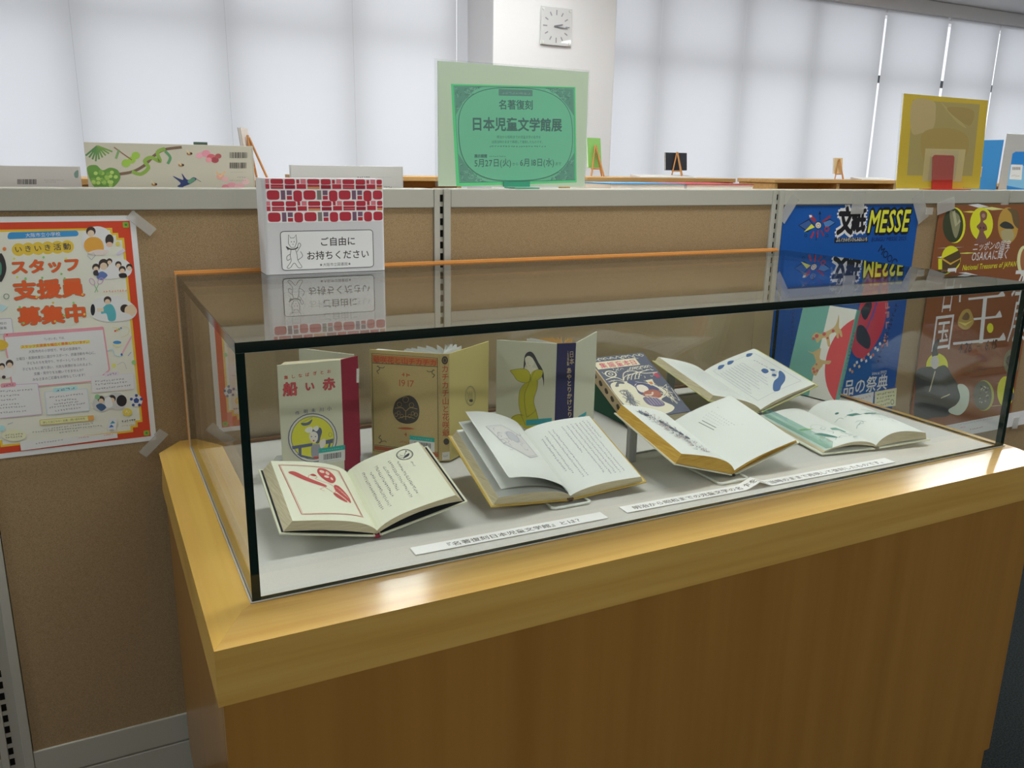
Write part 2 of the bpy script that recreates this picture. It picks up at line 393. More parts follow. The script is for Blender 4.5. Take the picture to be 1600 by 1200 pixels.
# clock on the pillar
cc = ony(867, 42, PY0)
ck = thing('wall_clock', 'square clear wall clock with a dial of small marks on the pillar', 'clock', (cc.x, PY0, cc.z))
cm = clear('clock_face', (.95, .95, .96, 1), 1.4, rgb(232, 232, 232), .85)
boxpart('face_plate', ck, (cc.x - .125, PY0 - .022, cc.z - .125), (cc.x + .125, PY0 - .016, cc.z + .125), cm, bevel=.002)
boxpart('movement', ck, (cc.x - .04, PY0 - .016, cc.z - .04), (cc.x + .04, PY0 - .0005, cc.z + .04), M['white'])
for i in range(12):
    t = i * math.pi / 6; r0, r1 = (.078, .105) if i % 3 else (.074, .108); sn, cs = math.sin(t), math.cos(t)
    MB().box((-.004, r0, 0), (.004, r1, .0008), ink((150, 148, 156), 1), frame((cc.x, PY0 - .0222, cc.z), (cs, 0, -sn), (sn, 0, cs), (0, -1, 0))).build('hour_mark', ck)
hd = MB(); fr = frame((cc.x, PY0 - .026, cc.z), (1, 0, 0), (0, 0, 1), (0, -1, 0))
hd.prism([(-.02, -.004), (.05, .012), (.048, .018), (-.02, .004)], 0, .002, ink((120, 120, 128), 1), fr); hd.build('hour_hand', ck)
hd = MB(); hd.prism([(-.02, -.004), (.088, -.012), (.088, -.008), (-.02, .004)], .003, .005, ink((120, 120, 128), 1), fr); hd.build('minute_hand', ck)
for sx in (-1, 1):
    for sz in (-1, 1): MB().tube([(cc.x + sx * .108, PY0 - .028, cc.z + sz * .108), (cc.x + sx * .108, PY0 - .0005, cc.z + sz * .108)], .009, M['wire']).build('corner_stud', ck)
# ceiling lights
def lamp(x, y, label, k=1.0, lx=1.25, ly=.28):
    t = thing('ceiling_light', label, 'ceiling light', (x, y, CEIL), 'fluorescent ceiling lights')
    boxpart('housing', t, (x - lx / 2 - .02, y - ly / 2 - .02, CEIL - .06), (x + lx / 2 + .02, y + ly / 2 + .02, CEIL - .001), M['white'])
    mm = emis('light_diffuser_%d' % int(k * 100), (.965, .99, .975, 1), LAMP_POWER * k) if ('ld%d' % int(k * 100)) not in M else M['ld%d' % int(k * 100)]
    M['ld%d' % int(k * 100)] = mm
    boxpart('diffuser', t, (x - lx / 2, y - ly / 2, CEIL - .072), (x + lx / 2, y + ly / 2, CEIL - .0605), mm)
LAMPS = [(-2.0, .25), (.9, .25), (3.4, .25), (6.2, .25), (-2.2, 2.5), (1.46, 2.5), (5.62, 2.4), (8.4, 2.5), (-.7, -3.4), (1.9, -3.4), (4.5, -3.4), (2.5, 3.75)]  # the last one is an added, unseen light that lifts the pillar
WHERE = ['over the left partition screens', 'straight over the glass case', 'over the blue and brown posters', 'over the far right aisle', 'beyond the hummingbird book, near the left blinds', 'beyond the green sign, before the pillar', 'above the low bookshelf left of the yellow sign', 'beyond the file box at the far right', 'behind the viewer, leftmost of that row', 'behind the viewer, middle of that row', 'behind the viewer, rightmost of that row', 'close before the white pillar']
for i, (x, y) in enumerate(LAMPS):
    lamp(x, y, 'fluorescent ceiling light ' + WHERE[i], (1.05 if y < 1 else 1.95 if y < 3 else .9) if y > -1 else 1.5, .9 if i in (5, 11) else 1.25)

# ================================================================== THE PARTITION
PY = 0.700; TOP = 0.480
posts = [(-0.388, -0.334), (0.521, 0.559), (1.460, 1.500), (2.40, 2.44)]
mods = [('left', -1.30, -0.388, 'outermost partition screen with cork board left of the black poster post'),
        (0, -0.334, 0.521, 'cork board partition screen carrying the red bordered recruiting poster'),
        (1, 0.559, 1.460, 'cork board partition screen behind the middle of the glass case'),
        (2, 1.500, 2.400, 'cork board partition screen carrying the blue poster'),
        (3, 2.440, 3.340, 'cork board partition screen at the far right end')]
mods[0] = ('left', -1.30, -0.388, 'cork board partition screen at the far left end')
for idx, (k, x0, x1, lab) in enumerate(mods):
    t = thing('partition_screen', lab, 'partition', ((x0 + x1) / 2, PY, FLOOR), 'cork board partition screens')
    boxpart('core', t, (x0, PY + .012, FLOOR + .02), (x1, PY + .058, TOP - .001), M['grey'])
    boxpart('cork_board', t, (x0 + .001, PY + .002, -.605), (x1 - .001, PY + .0119, .4405), M['cork'])
    boxpart('top_rail', t, (x0, PY - .002, .441), (x1, PY + .060, TOP), M['grey'], bevel=.002)
    boxpart('bottom_rail', t, (x0, PY - .002, -.668), (x1, PY + .0119, -.6055), M['grey'], bevel=.0015)
    boxpart('kick_plate', t, (x0, PY - .002, FLOOR + .0005), (x1, PY + .0119, -.672), M['grey'], bevel=.0015)
    if idx < 4:      # the slotted post on the right of this screen
        p0, p1 = posts[idx]; pc = (p0 + p1) / 2
        po = boxpart('post', t, (p0 + .0005, PY + .003, FLOOR + .0005), (p1 - .0005, PY + .058, TOP - .001), M['grey'])
        if idx == 3: continue
        bp0 = MB().box((p0 + .0005, PY - .003, FLOOR + .001), (p0 + .013, PY + .0029, TOP - .0005), M['grey']).build('post_flange', po, bevel=.0008)
        bp1 = MB().box((p1 - .016, PY - .003, FLOOR + .001), (p1 - .0005, PY + .0029, TOP - .0005), M['grey']).build('post_flange', po, bevel=.0008)
        sx = p0 + .0175; sm = None
        z = TOP - .012
        while z > -.72:
            vis = (idx == 0 and z < -.2) or (idx in (1, 2) and z > .30)
            if vis:
                if sm is None:
                    sm = MB().box((sx - .0042, PY + .0022, z - .0145), (sx + .0042, PY + .0029, z), M['dark']).build('slot', po); zs = z
                else:
                    o = sm.copy(); COL.objects.link(o); o.parent = po; o.location = (0, 0, z - zs)
            z -= .0245
# display ledge and book cabinet on the far side of the partition
lg = thing('display_ledge', 'wooden display ledge behind the left partition screens', 'shelf', (-.1, .80, FLOOR))
boxpart('board', lg, (-1.2, .761, .255), (.64, .93, .27), M['shelf']); boxpart('lip', lg, (-1.2, .9305, .255), (.64, .945, .30), M['shelf'])
for x in (-1.19, -.3, .60): boxpart('bracket', lg, (x, .762, FLOOR + .0005), (x + .03, .92, .2545), M['shelf'])
cb = thing('low_bookcase', 'low wooden bookcase standing behind the partition under the signs', 'bookcase', (1.8, .95, FLOOR))
boxpart('carcass', cb, (.70, .80, FLOOR + .0005), (3.2, 1.12, .44), M['shelf']); boxpart('top_board', cb, (.69, .762, .4405), (3.21, 1.14, .4685), M['shelf'])

# ================================================================== THE DISPLAY CASE
GW, GD, GH = 1.4688, 0.6454, 0.330      # glass box: width, depth, height
RX0, RX1, RY0, RY1 = -0.057, 1.484, -0.083, 0.694
dc = thing('display_cabinet', 'beech veneered display cabinet base with a mitred rim under the glass case', 'cabinet', (GW / 2, GD / 2, FLOOR))
RB = -.078
fr0 = frame((0, 0, 0), (1, 0, 0), (0, 1, 0), (0, 0, 1))
G0 = .012     # width of rim covered by the glass box
LN, DROP = -.015, -.0052      # the rim is flat next to the glass, then falls slightly to its outer edge
def rail(inner, line, outer, m):
    """rim rail from three rows of points (plan), inner -> line (flat) -> outer (sloping)"""
    mb = MB(); n = len(line)
    zi = [Vector((x, y, 0)) for x, y in inner]; zl = [Vector((x, y, 0)) for x, y in line]; zo = [Vector((x, y, z)) for x, y, z in outer]
    bo = [Vector((p.x, p.y, RB)) for p in zo]; bi = [Vector((p.x, p.y, RB)) for p in zi]
    rows = [zi, zl, zo, bo, bi]
    for r in range(5):
        A, B = rows[r], rows[(r + 1) % 5]; na, nb = len(A), len(B)
        poly = A + B[::-1]; mb.add(poly, [tuple(range(len(poly)))], m)
    for e in (0, -1): mb.add([q[e] for q in rows], [(0, 1, 2, 3, 4)], m)
    mb.build('rim_rail', dc)
rail([(G0, G0), (GW - G0, G0)], [(LN, LN), (RX1, LN)], [(RX0, RY0, DROP), (RX1, RY0, DROP)], M['rail'])
rail([(G0, G0 + .0003), (G0, RY1)], [(LN, LN + .0003), (LN, RY1)], [(RX0, RY0 + .0003, DROP), (RX0, .648, DROP), (-.052, .656, DROP), (-.0155, RY1, DROP)], M['rail_y'])
MB().prism([(RX1, LN + .0003), (RX1, RY1), (GW - G0, RY1), (GW - G0, G0 + .0003)], RB, 0, M['rail_y'], fr0).build('rim_rail', dc)
MB().prism([(G0 + .0003, GD - G0), (GW - G0 - .0003, GD - G0), (GW - G0 - .0003, RY1), (G0 + .0003, RY1)], RB, 0, M['rail'], fr0).build('rim_rail', dc)
boxpart('display_floor', dc, (G0 + .0006, G0 + .0006, -.03), (GW - G0 - .0006, GD - G0 - .0006, -.0008), M['cloth'])
boxpart('front_panel', dc, (RX0 + .006, RY0 + .006, -.66), (RX1 - .006, RY0 + .024, RB - .0003), M['veneer'], bevel=.0008)
boxpart('side_panel', dc, (RX0 + .006, RY0 + .0245, -.66), (RX0 + .024, RY1 - .03, RB - .0003), M['veneer'])
boxpart('side_panel', dc, (RX1 - .024, RY0 + .0245, -.66), (RX1 - .006, RY1 - .03, RB - .0003), M['veneer'])
boxpart('plinth', dc, (RX0 + .012, RY0 + .012, FLOOR + .0005), (RX1 - .012, RY1 - .03, -.6605), M['veneer'])
# glass hood
T = .0105
gc = thing('glass_case', 'clear glass hood with dark green polished edges on the wooden cabinet', 'glass case', (GW / 2, GD / 2, 0))
def pane(name, lo, hi, axis):
    mb = MB(); mb.box(lo, hi, M['glass'])
    faces = {'z': (0, 1), 'y': (2, 4), 'x': (3, 5)}[axis]
    k = mb.slot(M['gedge'])
    mb.mi = [0 if i in faces else k for i in range(6)]
    return mb.build(name, gc)
Z0 = .0006; ZT = GH - .0125
pane('front_pane', (T + .0002, 0, Z0), (GW - T - .0002, T, ZT - .0002), 'y')
pane('back_pane', (T + .0002, GD - T, Z0), (GW - T - .0002, GD, ZT - .0002), 'y')
pane('side_pane', (0, 0, Z0), (T, GD, ZT - .0002), 'x')
pane('side_pane', (GW - T, 0, Z0), (GW, GD, ZT - .0002), 'x')
pane('top_pane', (0, 0, ZT), (GW, GD, GH), 'z')
sl = mat('clear_sealant', rgb(190, 186, 176), .4, .4)
sb = MB().tube([(-.0015, -.0015, .0012), (-.0015, GD, .0012)], .0011, sl).build('sealant_bead', gc)
MB().tube([(-.0015, -.0015, .0012), (GW + .0015, -.0015, .0012)], .0011, sl).build('sealant_bead', gc)
MB().tube([(T + .001, T * .5, ZT - .0006), (GW - T, T * .5, ZT - .0006)], .0011, mat('bright_bead', rgb(225, 228, 225), .3, .5)).build('sealant_bead', gc)
# wooden back board standing behind the glass
bb = thing('back_board', 'thin wooden board with brown felt face closing the back of the glass case', 'board', (.7, GD + .008, 0))
boxpart('board', bb, (-.002, GD + .0075, .0005), (GW - .018, GD + .018, GH + .004), M['backwood'])
XF = ony(1177, 520, GD).x
boxpart('felt_face', bb, (-.0015, GD + .0012, .0005), (XF - .0008, GD + .0074, GH - .001), M['backpanel'])
boxpart('end_stile', bb, (XF, GD + .0012, .0005), (GW - .0185, GD + .0074, GH - .001), mat('tan_stile', rgb(226, 200, 158), .7, .2))
boxpart('foot_strip', bb, (T + .003, GD - T - .0085, .0002), (GW - .05, GD - T - .0008, .006), mat('dark_strip', rgb(120, 92, 70), .8, .2))

# ---------------- leaflet box standing on the glass
bl = ony(419, 416, .575); br_ = ony(601, 408, .575)
y0 = .578; zb = GH
X0 = ony(416, 416, y0).x; X1 = ony(602, 408, y0).x; zt = ony(500, 279, y0).z

lb = thing('leaflet_box', 'white box with red patterned lid band standing on the glass top', 'box', ((X0 + X1) / 2, y0 + .03, zb))
pts = []
for (cx, cy, a0) in ((X0 + .006, y0 + .006, 180), (X1 - .006, y0 + .006, 270), (X1 - .006, y0 + .054, 0), (X0 + .006, y0 + .054, 90)):
    for q in range(5): t = math.radians(a0 + q * 22.5); pts.append((cx + .006 * math.cos(t), cy + .006 * math.sin(t)))
MB().prism(pts, zb + .0006, zt, M['white'], fr0).build('body', lb)
c = pcanvas((X0, y0, zb), (1, 0, 0), (0, 0, 1), 1.15)
W_ = X1 - X0; H_ = zt - zb; z1 = ony(500, 347, y0).z - zb
c.conv = lambda a, b: (a * W_, b * H_)      # drawn in fractions of the front
rb = z1 / H_
red, drk, gry, org, pnk, vio, wht = (178, 52, 66), (150, 40, 56), (130, 124, 116), (206, 142, 76), (214, 120, 130), (120, 88, 110), (236, 228, 232)
c.rect(.03, rb, .985, 1, wht)
rnd = random.Random(3)
ph = (1 - rb) / 4; pw = .955 / 3.3
for r in range(4):
    for q in range(8):
        x = .03 + (q - .5 * (r % 2)) * pw; y = rb + r * ph
        def R_(a0, b0, a1, b1, col, rn=False):
            xa, xb = max(.03, x + a0 * pw), min(.985, x + a1 * pw)
            if xb - xa < .012: return
            ya, yb = max(rb, y + b0 * ph), min(1.0, y + b1 * ph)
            p4 = [(xa, ya), (xb, ya), (xb, yb), (xa, yb)]
            if rn: c.rrect([(xa, ya), (xb, ya), (xb, yb), (xa, yb)], min(.03, (yb - ya) * .3), col)
            else: c.poly(p4, col)
        if r % 2 == 0:
            R_(.02, .08, .36, .92, red, True); R_(.40, .08, .52, .92, gry if q % 2 else vio); R_(.56, .5, .70, .92, vio); R_(.56, .08, .70, .42, red); R_(.74, -.1, .98, .92, red, True)
        else:
            R_(.02, .06, .30, .40, drk); R_(.02, .46, .30, .95, red, True); R_(.34, .06, .60, .48, red); R_(.34, .54, .42, .9, red); R_(.46, .54, .60, .94, pnk); R_(.64, .5, .98, .94, red, True); R_(.64, .06, .98, .22, org if q % 2 else red); R_(.64, .24, .98, .44, red)
c.rrect([(.125, .045), (.895, .045), (.895, .455), (.125, .455)], .035, (240, 240, 240), .0013, (70, 74, 72))
k = (60, 62, 60)
c.text('ご自由に', .44, .30, .745, .30, (62, 58, 56), .012)
c.text('お持ちください', .325, .155, .86, .155, (62, 58, 56), .012)
c.text('★大阪市立図書館★', .43, .075, .70, .075, (90, 90, 86), 0)
# outline cat with a scarf
c.line([(.185, .33), (.19, .42), (.205, .385), (.232, .385), (.25, .42), (.253, .34), (.235, .285), (.205, .285)], .0009, k, True)
c.line([(.165, .295), (.2, .268), (.24, .27), (.262, .288)], .0022, k, smooth=True); c.line([(.175, .262), (.2, .27), (.17, .277)], .002, k)
c.line([(.205, .262), (.195, .2), (.2, .14), (.165, .075), (.19, .07), (.225, .12), (.255, .07), (.285, .075), (.255, .15), (.25, .21), (.24, .262)], .0009, k, smooth=True)
c.line([(.25, .235), (.275, .285), (.285, .31), (.27, .33), (.255, .285)], .0009, k, smooth=True); c.line([(.195, .215), (.168, .19), (.17, .15), (.195, .165)], .0009, k, smooth=True); c.line([(.255, .15), (.295, .19), (.28, .24)], .0009, k, smooth=True)
c.ell(.21, .345, .0035, .006, k); c.ell(.232, .345, .0035, .006, k); c.ell(.222, .318, .004, .004, k)
c.build(lb, 'printed_pattern', 'lettering')

# ================================================================== BOOKS IN THE CASE
def bookframe(x, y, yaw, tilt, z=.004):
    yaw, tilt = math.radians(yaw), math.radians(tilt)
    er = Vector((math.cos(yaw), math.sin(yaw), 0)); eb = Vector((-math.sin(yaw), math.cos(yaw), 0))
    es = eb * math.cos(tilt) + Vector((0, 0, math.sin(tilt))); n = er.cross(es)
    return Vector((x, y, z)), er, es, n
class OpenBook:
    """open book: local axes a (right), v (towards the head), c (off the table). Each half is a cover board and a page block."""
    def __init__(s, name, label, x, y, yaw, tilt, al, ar, w, h, tl, tr, board, lining, spine, edge, z=.004, bump=.006, lift=(0, 0), gut=.006, sq=.004, paper=None, slant=.006):
        s.B, s.er, s.es, s.n = bookframe(x, y, yaw, tilt, z); s.w, s.h = w, h
        s.t = thing(name, label, 'book', (x, y, 0), 'open books on show in the glass case')
        s.sq = sq; s.gut = gut; s.bump = bump; s.T = (tl, tr); s.lift = lift; s.wp = w - sq - .002
        s.ang = (math.radians(al), math.radians(ar)); bt = .0022
        s.paper = paper or M['paper']
        P = lambda a, c, v: s.B + s.er * a + s.n * c + s.es * v
        s.P = P
        for k, sg in ((0, -1), (1, 1)):
            ca, sa = math.cos(s.ang[k]), math.sin(s.ang[k])
            H = lambda q, t, v, ca=ca, sa=sa, sg=sg: P(sg * (q * ca - t * sa), q * sa + t * ca, v)
            # cover board (outer colour) with lining
            mb = MB(); mb.prism([(.004, 0), (w, 0), (w, bt), (.004, bt)], 0, h, board, H)
            cv = mb.build('cover', s.t)
            MB().prism([(.006, bt), (w - .003, bt), (w - .003, bt + .00025), (.006, bt + .00025)], .003, h - .003, lining, H).build('lining', cv)
            # page block
            N_ = 22; top = []; bot = []; wt = s.wp - slant
            for i in range(N_ + 1):
                q = wt * i / N_; top.append((q, s.topt(k, q)))
            for i in range(N_ + 1):
                q = s.wp * (N_ - i) / N_; bot.append((q, bt + .0005 + lift[k] * math.sin(math.pi * min(1, q / s.wp)) ** .8))
            outl = top + bot[:-1] + [(0.0, bt + .0006)]
            mb = MB(); mb.prism(outl, sq, h - sq, edge, H)
            j = mb.slot(s.paper)
            for i in range(N_): mb.mi[i] = j
            mb.build('page_block', s.t)
        mb = MB(); th = .006
        mb.prism([(-th, 0.0012), (-.003, -.0016), (.003, -.0016), (th, .0012), (th, .0030), (-th, .0030)], 0, h, spine, lambda a, b, v: P(a, b, v)); mb.build('spine', s.t)
    def topt(s, k, q):
        T = s.T[k] + .0024; g = s.gut; f = q / s.wp
        return g + (T - g) * (1 - math.exp(-7 * f)) + s.bump * math.sin(math.pi * min(1, f) ** .75)
    def page(s, k, gain=1.0):
        """canvas on one page: x runs outwards from the gutter for k=1 and is negative for k=0; y from tail"""
        sg = -1 if k == 0 else 1; ca, sa = math.cos(s.ang[k]), math.sin(s.ang[k])
        def place(a, v, hh):
            q = abs(a); t = s.topt(k, q) + hh + 2.5e-4
            return s.P(sg * (q * ca - t * sa), q * sa + t * ca, v)
        cv = Canvas(place, gain=gain); cv.sub = .003; return cv
def columns(c, x0, x1, y0, y1, n, col, wd=.0022, per=14, seed=1, step=1):
    """vertical rows of print too small to read"""
    for i in range(n):
        x = x0 + (x1 - x0) * i / max(1, n - 1); rnd = random.Random(seed * 31 + i)
        yy = y1 + (y0 - y1) * rnd.uniform(.55, 1.0)
        c.dashes(x, y1, x, yy, wd, col, max(3, int(per * abs(yy - y1) / abs(y0 - y1))), .62, seed * 7 + i)
def wire_loop(t, P, a0, a1, v0, v1, r=.0022):
    MB().tube([P(a0, .0, v1), P(a0, .0, v0 + .004), P(a0 + .004, 0, v0), P(a1 - .004, 0, v0), P(a1, 0, v0 + .004), P(a1, 0, v1)], r, M['wire']).build('wire_lip', t)
def leg_stand(bk, label, la, ra, front=None, legs=True, va=.155):
    """low stand that props an open book: two flat legs, a cross bar and a wire lip at the front"""
    B, P = bk.B, bk.P
    t = thing('book_stand', label, 'book stand', (B.x, B.y, 0), 'stands under the open books')
    flat = lambda a, b, v: Vector((B.x, B.y, .0026)) + bk.er * a + Vector((-bk.er.y, bk.er.x, 0)) * v
    wire_loop(t, flat, front[0], front[1], front[2], .10)
    if legs:
        for a, k in ((la, 0), (ra, 1)):
            zt = P(0, 0, va).z + abs(a) * math.tan(bk.ang[k]) - .0035
            p = flat(a, 0, va * .98)
            fr = frame((p.x, p.y, 0), bk.er, Vector((-bk.er.y, bk.er.x, 0)), (0, 0, 1))
            MB().prism([(-.008, -.004), (.008, -.004), (.008, .004), (-.008, .004)], .0004, zt, M['leg'], fr).build('leg', t, bevel=.001)
        MB().tube([flat(la, 0, va * .98) + Vector((0, 0, .012)), flat(ra, 0, va * .98) + Vector((0, 0, .012))], .0022, M['leg']).build('cross_bar', t)
    return t
DK = (70, 72, 84); INK = (96, 98, 110)
# ---- A: red bird-man picture, front left
A = OpenBook('open_book', 'open book with a red winged figure picture, nearest the left front corner', .197, .109, -2.2, 9, 12.5, 14.0, .143, .187, .017, .015, M['cream'], M['black'], M['red_cloth'], M['edge'], bump=.004, lift=(.004, .010), gut=.007, slant=.009, paper=mat('cream_paper', rgb(230, 231, 208), .75, .15))
c = A.page(0, 1.0); R1 = (196, 84, 84)
c.line([(-.118, .170), (-.022, .166), (-.020, .024), (-.112, .020)], .0011, R1, True)
c.line([(-.116, .168), (-.024, .164), (-.022, .026), (-.110, .022)], .0005, R1, True)
c.blob([(-.108, .145), (-.098, .148), (-.080, .128), (-.058, .108), (-.062, .103), (-.085, .118), (-.102, .136)], R1)
c.blob([(-.062, .150), (-.056, .163), (-.044, .160), (-.036, .143), (-.038, .126), (-.046, .116), (-.054, .122), (-.060, .134)], R1)
for (x, y, a, b) in ((-.054, .152, .004, .005), (-.046, .148, .003, .006), (-.050, .136, .004, .004), (-.043, .131, .002, .005)): c.ell(x, y, a, b, (222, 206, 186))
c.blob([(-.044, .110), (-.036, .108), (-.028, .080), (-.030, .060), (-.036, .072), (-.046, .092)], R1)
for i in range(4): c.line([(-.043 + i * .0028, .103 - i * .006), (-.036 + i * .0022, .096 - i * .007)], .0008, (228, 216, 198))
c.blob([(-.052, .082), (-.046, .084), (-.036, .066), (-.036, .060), (-.046, .068)], R1)
c.line([(-.078, .136), (-.070, .140), (-.066, .132), (-.070, .126), (-.060, .118), (-.050, .112), (-.044, .098), (-.050, .086), (-.058, .096), (-.066, .110), (-.076, .116), (-.080, .126)], .0007, R1, True, True)
c.blob([(-.076, .138), (-.070, .142), (-.066, .136), (-.071, .134)], R1); c.line([(-.062, .100), (-.070, .094), (-.064, .088)], .0007, R1); c.line([(-.046, .078), (-.040, .062), (-.034, .070), (-.036, .084)], .0007, R1, False, True)
c.build(A.t, 'page_picture', 'page_print')
c = A.page(1, 1.0)
for i in range(6): columns(c, .022 + i * .0115, .022 + i * .0115, .030, .152 - .010 * (i % 2), 1, (104, 106, 118), .0052, 24, 3 + i)
c.ring(.096, .156, .013, .0165, .0013, DK); c.ring(.096, .156, .0112, .0147, .0005, DK); c.blob([(.090, .146), (.100, .148), (.104, .156), (.098, .154)], DK); c.line([(.088, .160), (.094, .152), (.098, .160), (.102, .164)], .0008, DK, False, True); c.ell(.101, .165, .0012, .0015, DK); c.line([(.086, .155), (.092, .147)], .0008, DK)
c.dashes(.099, .130, .099, .112, .0034, INK, 5, .7, 5)
c.build(A.t, 'page_picture', 'page_print')
# ---- B: with lifted leaves
B = OpenBook('open_book', 'open book with two lifted leaves and a hexagonal line picture, second from the left', .523, .109, -1.4, 17.9, 5.8, 4.5, .145, .193, .013, .010, mat('yellow_board', rgb(206, 176, 92), .6, .25), mat('pale_lining', rgb(224, 210, 160), .6, .2), mat('brown_spine', rgb(92, 70, 50), .7, .2), M['edge'], bump=.006, gut=.007, slant=.005)
def leaf(name, prof, v0, v1, bk, thick=.00025):
    prof = catmull(prof, False, 6)
    fn = lambda i, v: bk.P(prof[int(i)][0], prof[int(i)][1], v)
    mb = MB(); us = list(range(len(prof))); vs_ = [v0, (v0 + v1) / 2, v1]
    mb.sheet(fn, us, vs_, M['paper'], lambda i, v: fn(i, v) - bk.n * thick)
    mb.build(name, bk.t, smooth=True); return prof
pr2 = leaf('leaf', [(-.0025, .0085), (-.020, .026), (-.060, .040), (-.100, .046), (-.130, .046)], .004, .189, B)
pr1 = leaf('leaf', [(-.0015, .0095), (-.018, .031), (-.055, .052), (-.092, .063), (-.120, .066)], .004, .189, B)
def leafcanvas(prof, bk):
    ln = [0]
    for p, q in zip(prof, prof[1:]): ln.append(ln[-1] + math.hypot(q[0] - p[0], q[1] - p[1]))
    def place(a, v, h):
        a = abs(a)
        for i in range(len(ln) - 1):
            if a <= ln[i + 1] or i == len(ln) - 2:
                t = (a - ln[i]) / (ln[i + 1] - ln[i]); p, q = prof[i], prof[i + 1]; break
        x, y = p[0] + (q[0] - p[0]) * t, p[1] + (q[1] - p[1]) * t
        d = Vector((q[0] - p[0], q[1] - p[1])).normalized(); nx, ny = (-d.y, d.x) if -d.y * 0 + d.x > 0 else (d.y, -d.x)
        return bk.P(x + nx * (h + 3e-4), y + ny * (h + 3e-4), v)
    cv = Canvas(place); cv.sub = .0025; return cv
c = leafcanvas(pr1, B); G1 = (150, 150, 158)
hx = [(-.108, .118), (-.085, .148), (-.045, .148), (-.022, .118), (-.045, .060), (-.085, .060)]
hx = [(-.118, .142), (-.084, .150), (-.052, .130), (-.044, .075), (-.070, .060), (-.106, .092)]
c.poly(hx, (218, 216, 212)); c.line(hx, .0010, G1, True); c.line([(x * .93 - .0056, (y - .107) * .92 + .107) for x, y in hx], .0005, G1, True)
rnd = random.Random(11)
for i in range(26):
    x, y = rnd.uniform(-.108, -.056), rnd.uniform(.078, .136); a = rnd.uniform(0, 6.28); r = rnd.uniform(.004, .011)
    c.line([(x + r * math.cos(a + t) * (.4 + t * .2), y + r * math.sin(a + t) * (.4 + t * .2)) for t in (0, .7, 1.4, 2.1, 2.8)], .0008, G1, False, True)
c.blob([(-.088, .128), (-.070, .134), (-.064, .112), (-.075, .1), (-.086, .112)], (196, 196, 200)); c.ring(-.076, .118, .011, .014, .0008, G1)
c.build(B.t, 'page_picture', 'page_print')
c = B.page(0); c.dashes(-.098, .172, -.098, .150, .0016, G1, 8, .6, 2); c.dashes(-.104, .172, -.104, .135, .0014, G1, 14, .6, 4); c.dashes(-.055, .060, -.052, .060, .002, G1, 1); c.build(B.t, 'page_picture', 'page_print')
c = B.page(1)
for i, (a, b, x) in enumerate(((.055, .150, .018), (.045, .155, .026), (.030, .165, .038), (.030, .165, .046), (.088, .168, .066), (.028, .168, .076), (.022, .172, .086), (.022, .172, .095), (.022, .172, .104), (.024, .176, .113), (.120, .176, .121))):
    c.dashes(x, b, x, a, .0034, (112, 116, 128), int((b - a) * 230), .72, 40 + i)
c.build(B.t, 'page_picture', 'page_print')
leg_stand(B, 'pale wire stand under the open book with lifted leaves', -.05, .05, (-.040, .030, -.014), legs=False)
# ---- C: yellow edged book on a legged stand
C_ = OpenBook('open_book', 'open book with thick yellowed page edges on a grey stand', .845, .087, 0, 11.8, 18.2, 18.0, .149, .189, .019, .006, mat('pale_cream_board', rgb(228, 226, 204), .6, .25), M['edge_gold'], M['black'], M['edge_gold'], bump=.006, gut=.008, lift=(0, .008), slant=.002, sq=.002)
c = C_.page(0); rnd = random.Random(5); GD_ = (120, 122, 132)
for i in range(110):
    v = rnd.uniform(.02, .165); x = -.058 - (v - .02) * .22 - rnd.uniform(.004, .040); a = rnd.uniform(-.3, .5)
    c.line([(x, v), (x + .008 * math.cos(a), v + .008 * math.sin(a)), (x + .013 * math.cos(a + .4), v + .012 * math.sin(a + .6))], .0009, rnd.choice(((120, 120, 130), (96, 98, 110), (180, 140, 138))), False, True)
for (x, v) in ((-.090, .115), (-.086, .104), (-.094, .125), (-.082, .095), (-.078, .084), (-.112, .150), (-.118, .158), (-.074, .07)):
    c.blob([(x - .006, v - .004), (x, v + .007), (x + .006, v + .002), (x + .002, v - .006)], rnd.choice(((96, 98, 110), (120, 128, 140))))
for i in range(5): c.line([(-.060, .040 + i * .016), (-.042, .032 + i * .016)], .0005, (170, 170, 176))
c.build(C_.t, 'page_picture', 'page_print')
c = C_.page(1)
c.line([(.046, .150), (.052, .115)], .0020, (140, 148, 140)); c.line([(.038, .150), (.045, .112)], .0020, (140, 148, 140))
for i in range(4): c.dashes(.054 + i * .008, .158 + i * .002, .060 + i * .008, .116 - i * .006, .0022, (150, 150, 158), 10, .5, 60 + i)
c.dashes(.094, .166, .098, .166, .003, (140, 140, 150), 1); c.dashes(.095, .094, .099, .094, .002, (120, 120, 130), 1)
c.build(C_.t, 'page_picture', 'page_print')
leg_stand(C_, 'grey legged stand with a wire lip under the yellow edged open book', -.118, .09, (-.045, .020, -.018), va=.150)
